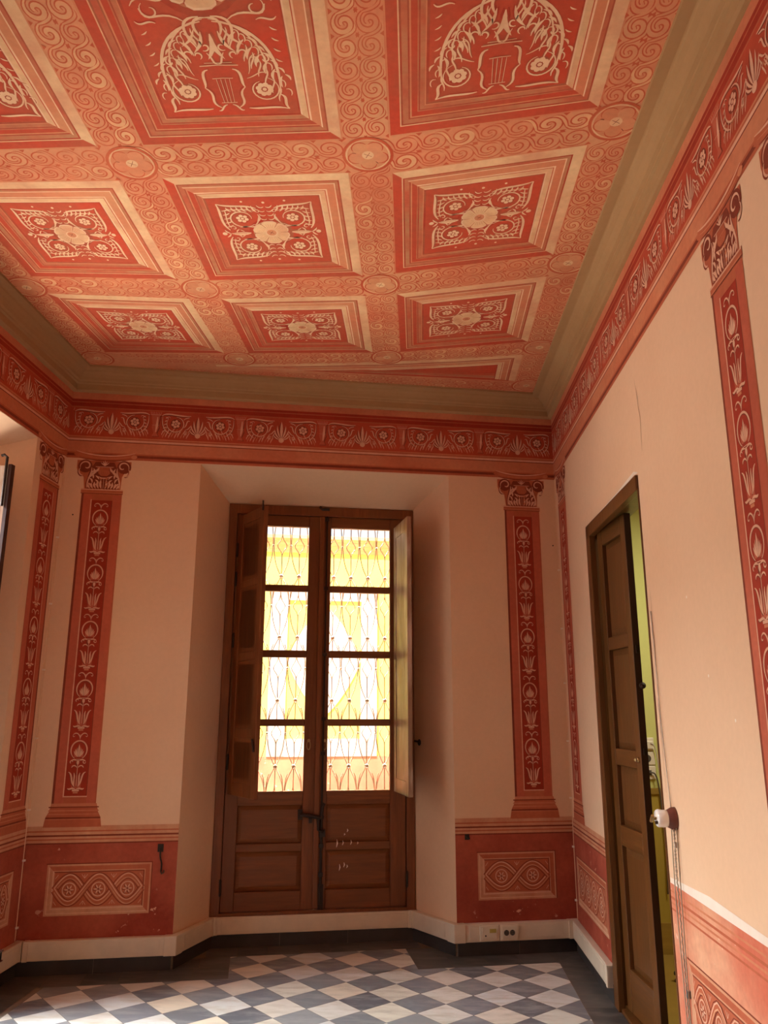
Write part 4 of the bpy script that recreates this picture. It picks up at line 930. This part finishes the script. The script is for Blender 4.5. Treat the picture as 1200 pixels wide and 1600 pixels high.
w = MB(); w.lathe((1.43, 5.02, 0), (0, 0, 1), [(.018, 0), (.018, .01), (.010, .02), (.010, .03), (.020, .036), (.020, .05), (.006, .056)], 14); w.build('stopper', 'black', root)

# ------------------------------------------------------------------ rotary porcelain switch and its cords on the right wall
SW = (2.185, 1.062)
root = thing('rotary_switch', 'white porcelain rotary switch on a turned brown wooden base', 'switch', RW(SW[0], 0, SW[1]))
w = MB(); w.lathe(RW(SW[0], 0, SW[1]), nR, [(.044, 0), (.043, .012), (.034, .03), (.032, .034)], 28); w.build('wooden_base', 'knob_wood', root, smooth=True)
w = MB(); w.lathe(RW(SW[0], -.034, SW[1]), nR, [(.032, 0), (.033, .01), (.033, .035), (.028, .041), (.0, .042)], 28)
w.build('porcelain_body', 'porcelain', root, smooth=True)
w = MB(); w.lathe(RW(SW[0] - .006, -.052, SW[1] + .004), nR, [(.030, 0), (.031, .014), (.026, .022), (.0, .023)], 24); w.build('porcelain_cap', 'porcelain', root, smooth=True)
w = MB(); w.tube([RW(SW[0], -.076, SW[1]), RW(SW[0], -.096, SW[1])], .006); w.tube([RW(SW[0] - .012, -.092, SW[1] - .012), RW(SW[0] + .012, -.092, SW[1] + .012)], .007); w.build('turn_key', 'brass', root)
w = MB(); w.tube([RW(SW[0] + .018, -.072, SW[1] - .012), RW(SW[0] + .018, -.086, SW[1] - .014)], .006); w.build('screw', 'iron', root)
def twist(a0, z0, a1, z1, off, n=60, amp=.0018):
    return [RW(a0 + (a1 - a0) * i / n + amp * math.sin(i * 1.3), off - amp * math.cos(i * 1.3), z0 + (z1 - z0) * i / n) for i in range(n + 1)]
w = MB(); w.tube(twist(2.20, 1.025, 2.185, .84, -.012), .0025, 6); w.tube([p + nR * .004 for p in twist(2.205, 1.025, 2.19, .84, -.012, 60, -.0018)], .0025, 6)
tag(w.build('twisted_cord', 'cord_white'), 'short twisted cord hanging right under the porcelain switch', 'cord')
cord('cord', smooth_path([RW(2.16, -.01, 1.03), RW(2.15, -.012, .8), RW(2.16, -.012, .5), RW(2.17, -.012, .1), RW(2.17, -.02, .03)]), .0022, 'cord_grey', 'thin straight grey cord nearest the door, below the porcelain switch', 'cord')
w = MB(); w.tube(twist(2.178, .93, 2.185, .05, -.010, 160), .0026, 6); tag(w.build('twisted_cord', 'cord_grey'), 'long twisted cord hanging down past the dado rail', 'cord')
cord('cord', smooth_path([RW(2.215, -.008, 1.03), RW(2.215, -.010, .8), RW(2.205, -.010, .5), RW(2.2, -.010, .05)]), .0022, 'cord_grey', 'thin straight cord furthest from the door, below the porcelain switch', 'cord')
w = MB(); w.box(RW, 2.192, 2.206, -.016, 0, .955, .975); tag(w.build('cord_clip', 'cord_white'), 'small pale clip pinching the cords just below the porcelain switch', 'clip')
w = MB(); w.box(RW, 2.19, 2.205, -.014, 0, .425, .45); tag(w.build('cord_clip', 'grey_metal'), 'small clip holding the cords below the dado rail', 'clip')
cord('cord', smooth_path([RW(2.16, -.006, 1.10), RW(2.125, -.006, 1.4), RW(2.11, -.006, 1.7), RW(2.10, -.006, 1.9)]), .0022, 'cord_white', 'thin painted wire climbing beside the door above the switch', 'wire')

# ------------------------------------------------------------------ small ironwork on the dado, clips in the corners
root = thing('shutter_hook', 'long dark iron shutter hook hanging on the red dado left of the window', 'hook', B(.78, 0, .53))
w = MB(); w.box(B, .756, .790, -.006, 0, .645, .690); w.build('hook_plate', 'iron', root, bevel=.002)
w = MB(); w.tube(smooth_path([B(.774, -.012, .67), B(.776, -.016, .62), B(.786, -.014, .58), B(.784, -.010, .535)], 5), .005); w.build('hook_bar', 'iron', root)
w = MB(); w.tube([B(.784, -.010, .535), B(.790, -.022, .526), B(.802, -.024, .532), B(.802, -.020, .545)], .005); w.build('hook_tip', 'old_iron', root)
root = thing('shutter_hook', 'stub of a dark iron hook on the red dado right of the window', 'hook', B(2.682, 0, .68))
w = MB(); w.box(B, 2.668, 2.698, -.005, 0, .672, .706); w.build('hook_plate', 'iron', root, bevel=.002)
w = MB(); w.tube([B(2.676, -.004, .70), B(2.682, -.022, .69), B(2.696, -.02, .682)], .005); w.build('hook_stub', 'iron', root)
def clips(Fx, pts, cable, label):
    root = thing('corner_wire', label, 'wire', cable[0]); w = MB(); w.tube(cable, .003, 6); w.build('wire', 'plaster_pink', root)
    for p in pts:
        w = MB(); w.box(Fx, p[0] - .008, p[0] + .008, -.014, 0, p[1] - .005, p[1] + .005); w.build('wire_clip', 'plaster_pale', root)
clips(LW, [(.03, z) for z in (2.56, 2.13, 1.72, 1.31, .90, .62, .26)], [LW(.03, -.003, .19), LW(.03, -.003, 3.1)], 'thin painted wire clipped up the left corner of the end wall')
clips(RW, [(.03, z) for z in (2.44, 2.03, 1.66, 1.28, .92, .62, .30)], [RW(.03, -.003, .19), RW(.03, -.003, 3.1)], 'thin painted wire clipped up the right corner of the end wall')
for F_, a, z, lb in ((B, .075, 2.72, 'small dark nail in the plaster left of the left pilaster'), (B, 3.36, 2.62, 'small dark nail in the plaster right of the right pilaster')):
    w = MB(); w.lathe(F_(a, 0, z), bn, [(.002, 0), (.002, .006), (.005, .006), (.005, .008)], 8); tag(w.build('nail', 'iron'), lb, 'nail')

# ------------------------------------------------------------------ low black table whose corner shows at the left edge
tx, ty = -2.02, 4.06
root = thing('side_table', 'low glossy black table by the left wall, only its corner in view', 'table', (tx - .25, ty, 0))
def T(a, d, z): return V3((tx + a, ty + d, z))
w = MB(); w.box(T, -.5, .0, -.4, .05, .315, .355); w.build('tabletop', 'table_black', root, bevel=.004)
w = MB(); w.box(T, -.502, .004, -.402, .054, .352, .360); w.box(T, -.502, .004, -.402, .054, .309, .316); w.build('chrome_edge', 'steel', root, bevel=.002)
for a, d in ((-.03, .02), (-.03, -.37), (-.47, .02), (-.47, -.37)):
    w = MB(); w.box(T, a - .016, a + .016, d - .016, d + .016, .02, .312); l_ = w.build('leg', 'grey_metal', root, bevel=.003)
    w = MB(); w.lathe(T(a, d, 0), (0, 0, 1), [(.026, 0), (.028, .008), (.020, .02), (.014, .03)], 14); w.build('foot', 'steel', l_)

# ------------------------------------------------------------------ outside: grille, street, the house opposite
GD = .53; G0 = 1.457; GS = .1285; ZB = [2.435, 1.990, 1.545, 1.097, .650]; ZS = [2.665, 2.216, 1.770, 1.320, .873]
root = thing('window_grille', 'pale wrought iron grille of petal loops outside the window', 'grille', B(1.74, GD, .22))
w = MB(); w.box(B, 1.085, 1.10, GD - .008, GD + .008, .23, 2.94); w.box(B, 2.385, 2.40, GD - .008, GD + .008, .23, 2.94); w.box(B, 1.085, 2.40, GD - .008, GD + .008, .23, .245); w.box(B, 1.085, 2.40, GD - .008, GD + .008, 2.92, 2.935)
w.build('grille_frame', 'grille_paint', root)
for k in range(-2, 8):
    a = G0 + GS * k
    if not 1.11 < a < 2.38: continue
    w = MB()
    for zi in range(5):
        zb = ZB[zi]; zs = ZS[zi]; zn = ZB[zi - 1] if zi else 2.92
        w.tube([B(a, GD, zb), B(a, GD, zs - .07)], .004, 6)
        for sx in (-1, 1):                              # diamond round the upper level and petal sides
            w.tube([B(a + sx * x, GD, y) for x, y in bez((0, zs - .075), (.006, zs - .03), (.03, zs - .03), (.034, zs), 6) + bez((.034, zs), (.03, zs + .03), (.006, zs + .03), (0, zs + .085), 6)[1:]], .0035, 5)
            w.tube([B(a + sx * x, GD + .004, y) for x, y in bez((0, zb), (.034, zb + .05), (.06, zb + .13), (GS / 2 - .004, zs), 7) + bez((GS / 2 - .004, zs), (.062, zs + .08), (.055, zs + .15), (.0 + .04, zn - .05), 5)[1:]], .0038, 5)
            if zb > .7: w.tube([B(a + sx * x, GD, y) for x, y in bez((0, zb), (.025, zb - .05), (.05, zb - .08), (.058, zb - .16), 5)], .0038, 5)
        w.tube([B(a, GD, zs + .085), B(a, GD, zn)], .004, 6)
    b_ = w.build('petal_bar', 'grille_paint', root)
    for zb in ZB:
        w = MB(); w.lathe(B(a, GD - .008, zb), bn, [(.012, -.016), (.015, -.01), (.015, .006), (.010, .012)], 10); w.build('rosette', 'grille_paint', b_)
    for zs in ZS:
        w = MB(); w.lathe(B(a - GS / 2, GD - .006, zs), bn, [(.008, -.01), (.009, 0), (.006, .008)], 8); w.build('collar', 'grille_paint', b_)
FA = 4.0
root = thing('house', 'sunlit yellow house across the street with a red plinth', 'house', B(2.0, FA, -.4))
w = MB(); w.box(B, -6, 10, FA, FA + 3, -.5, 3.30); w.build('facade', 'facade_yellow', root)
w = MB(); w.box(B, -6, 10, FA - .03, FA, -.5, .972); w.build('plinth', 'facade_pink', root)
w = MB()
for d, z0, z1 in ((.03, 3.29, 3.33), (.05, 3.33, 3.37), (.08, 3.37, 3.41), (.10, 3.41, 3.44), (.13, 3.44, 3.48)): w.box(B, -6, 10, FA - d, FA + 3, z0, z1)
w.build('cornice', 'facade_orange', root)
w = MB(); w.box(B, 1.43, 1.625, FA - .05, FA, .972, 2.86); w.box(B, 2.485, 2.67, FA - .05, FA, .972, 2.86); w.box(B, 1.43, 2.67, FA - .05, FA, 2.72, 2.86); w.box(B, 1.43, 2.67, FA - .05, FA, .972, 1.16)
gs = w.build('gate_surround', 'gate_white', root)
w = MB(); w.box(B, 1.625, 2.485, FA - .02, FA, 1.16, 2.72); w.build('gate_panel', 'facade_yellow', root)
w = MB(); pts = [(2.055 + .42 * abs(math.cos(t)) ** 1.6 * (1 if math.cos(t) > 0 else -1), 2.03 + .63 * abs(math.sin(t)) ** 1.6 * (1 if math.sin(t) > 0 else -1)) for t in [2 * PI * i / 40 for i in range(40)]]
w.prism([B(a, FA - .02, z) for a, z in pts], [B(a, FA - .04, z) for a, z in pts]); w.build('lozenge_panel', 'gate_white', root)
w = MB(); w.box(B, -6, 10, .56, 12, -.7, -.45); struct(w, 'floor_street', 'street')
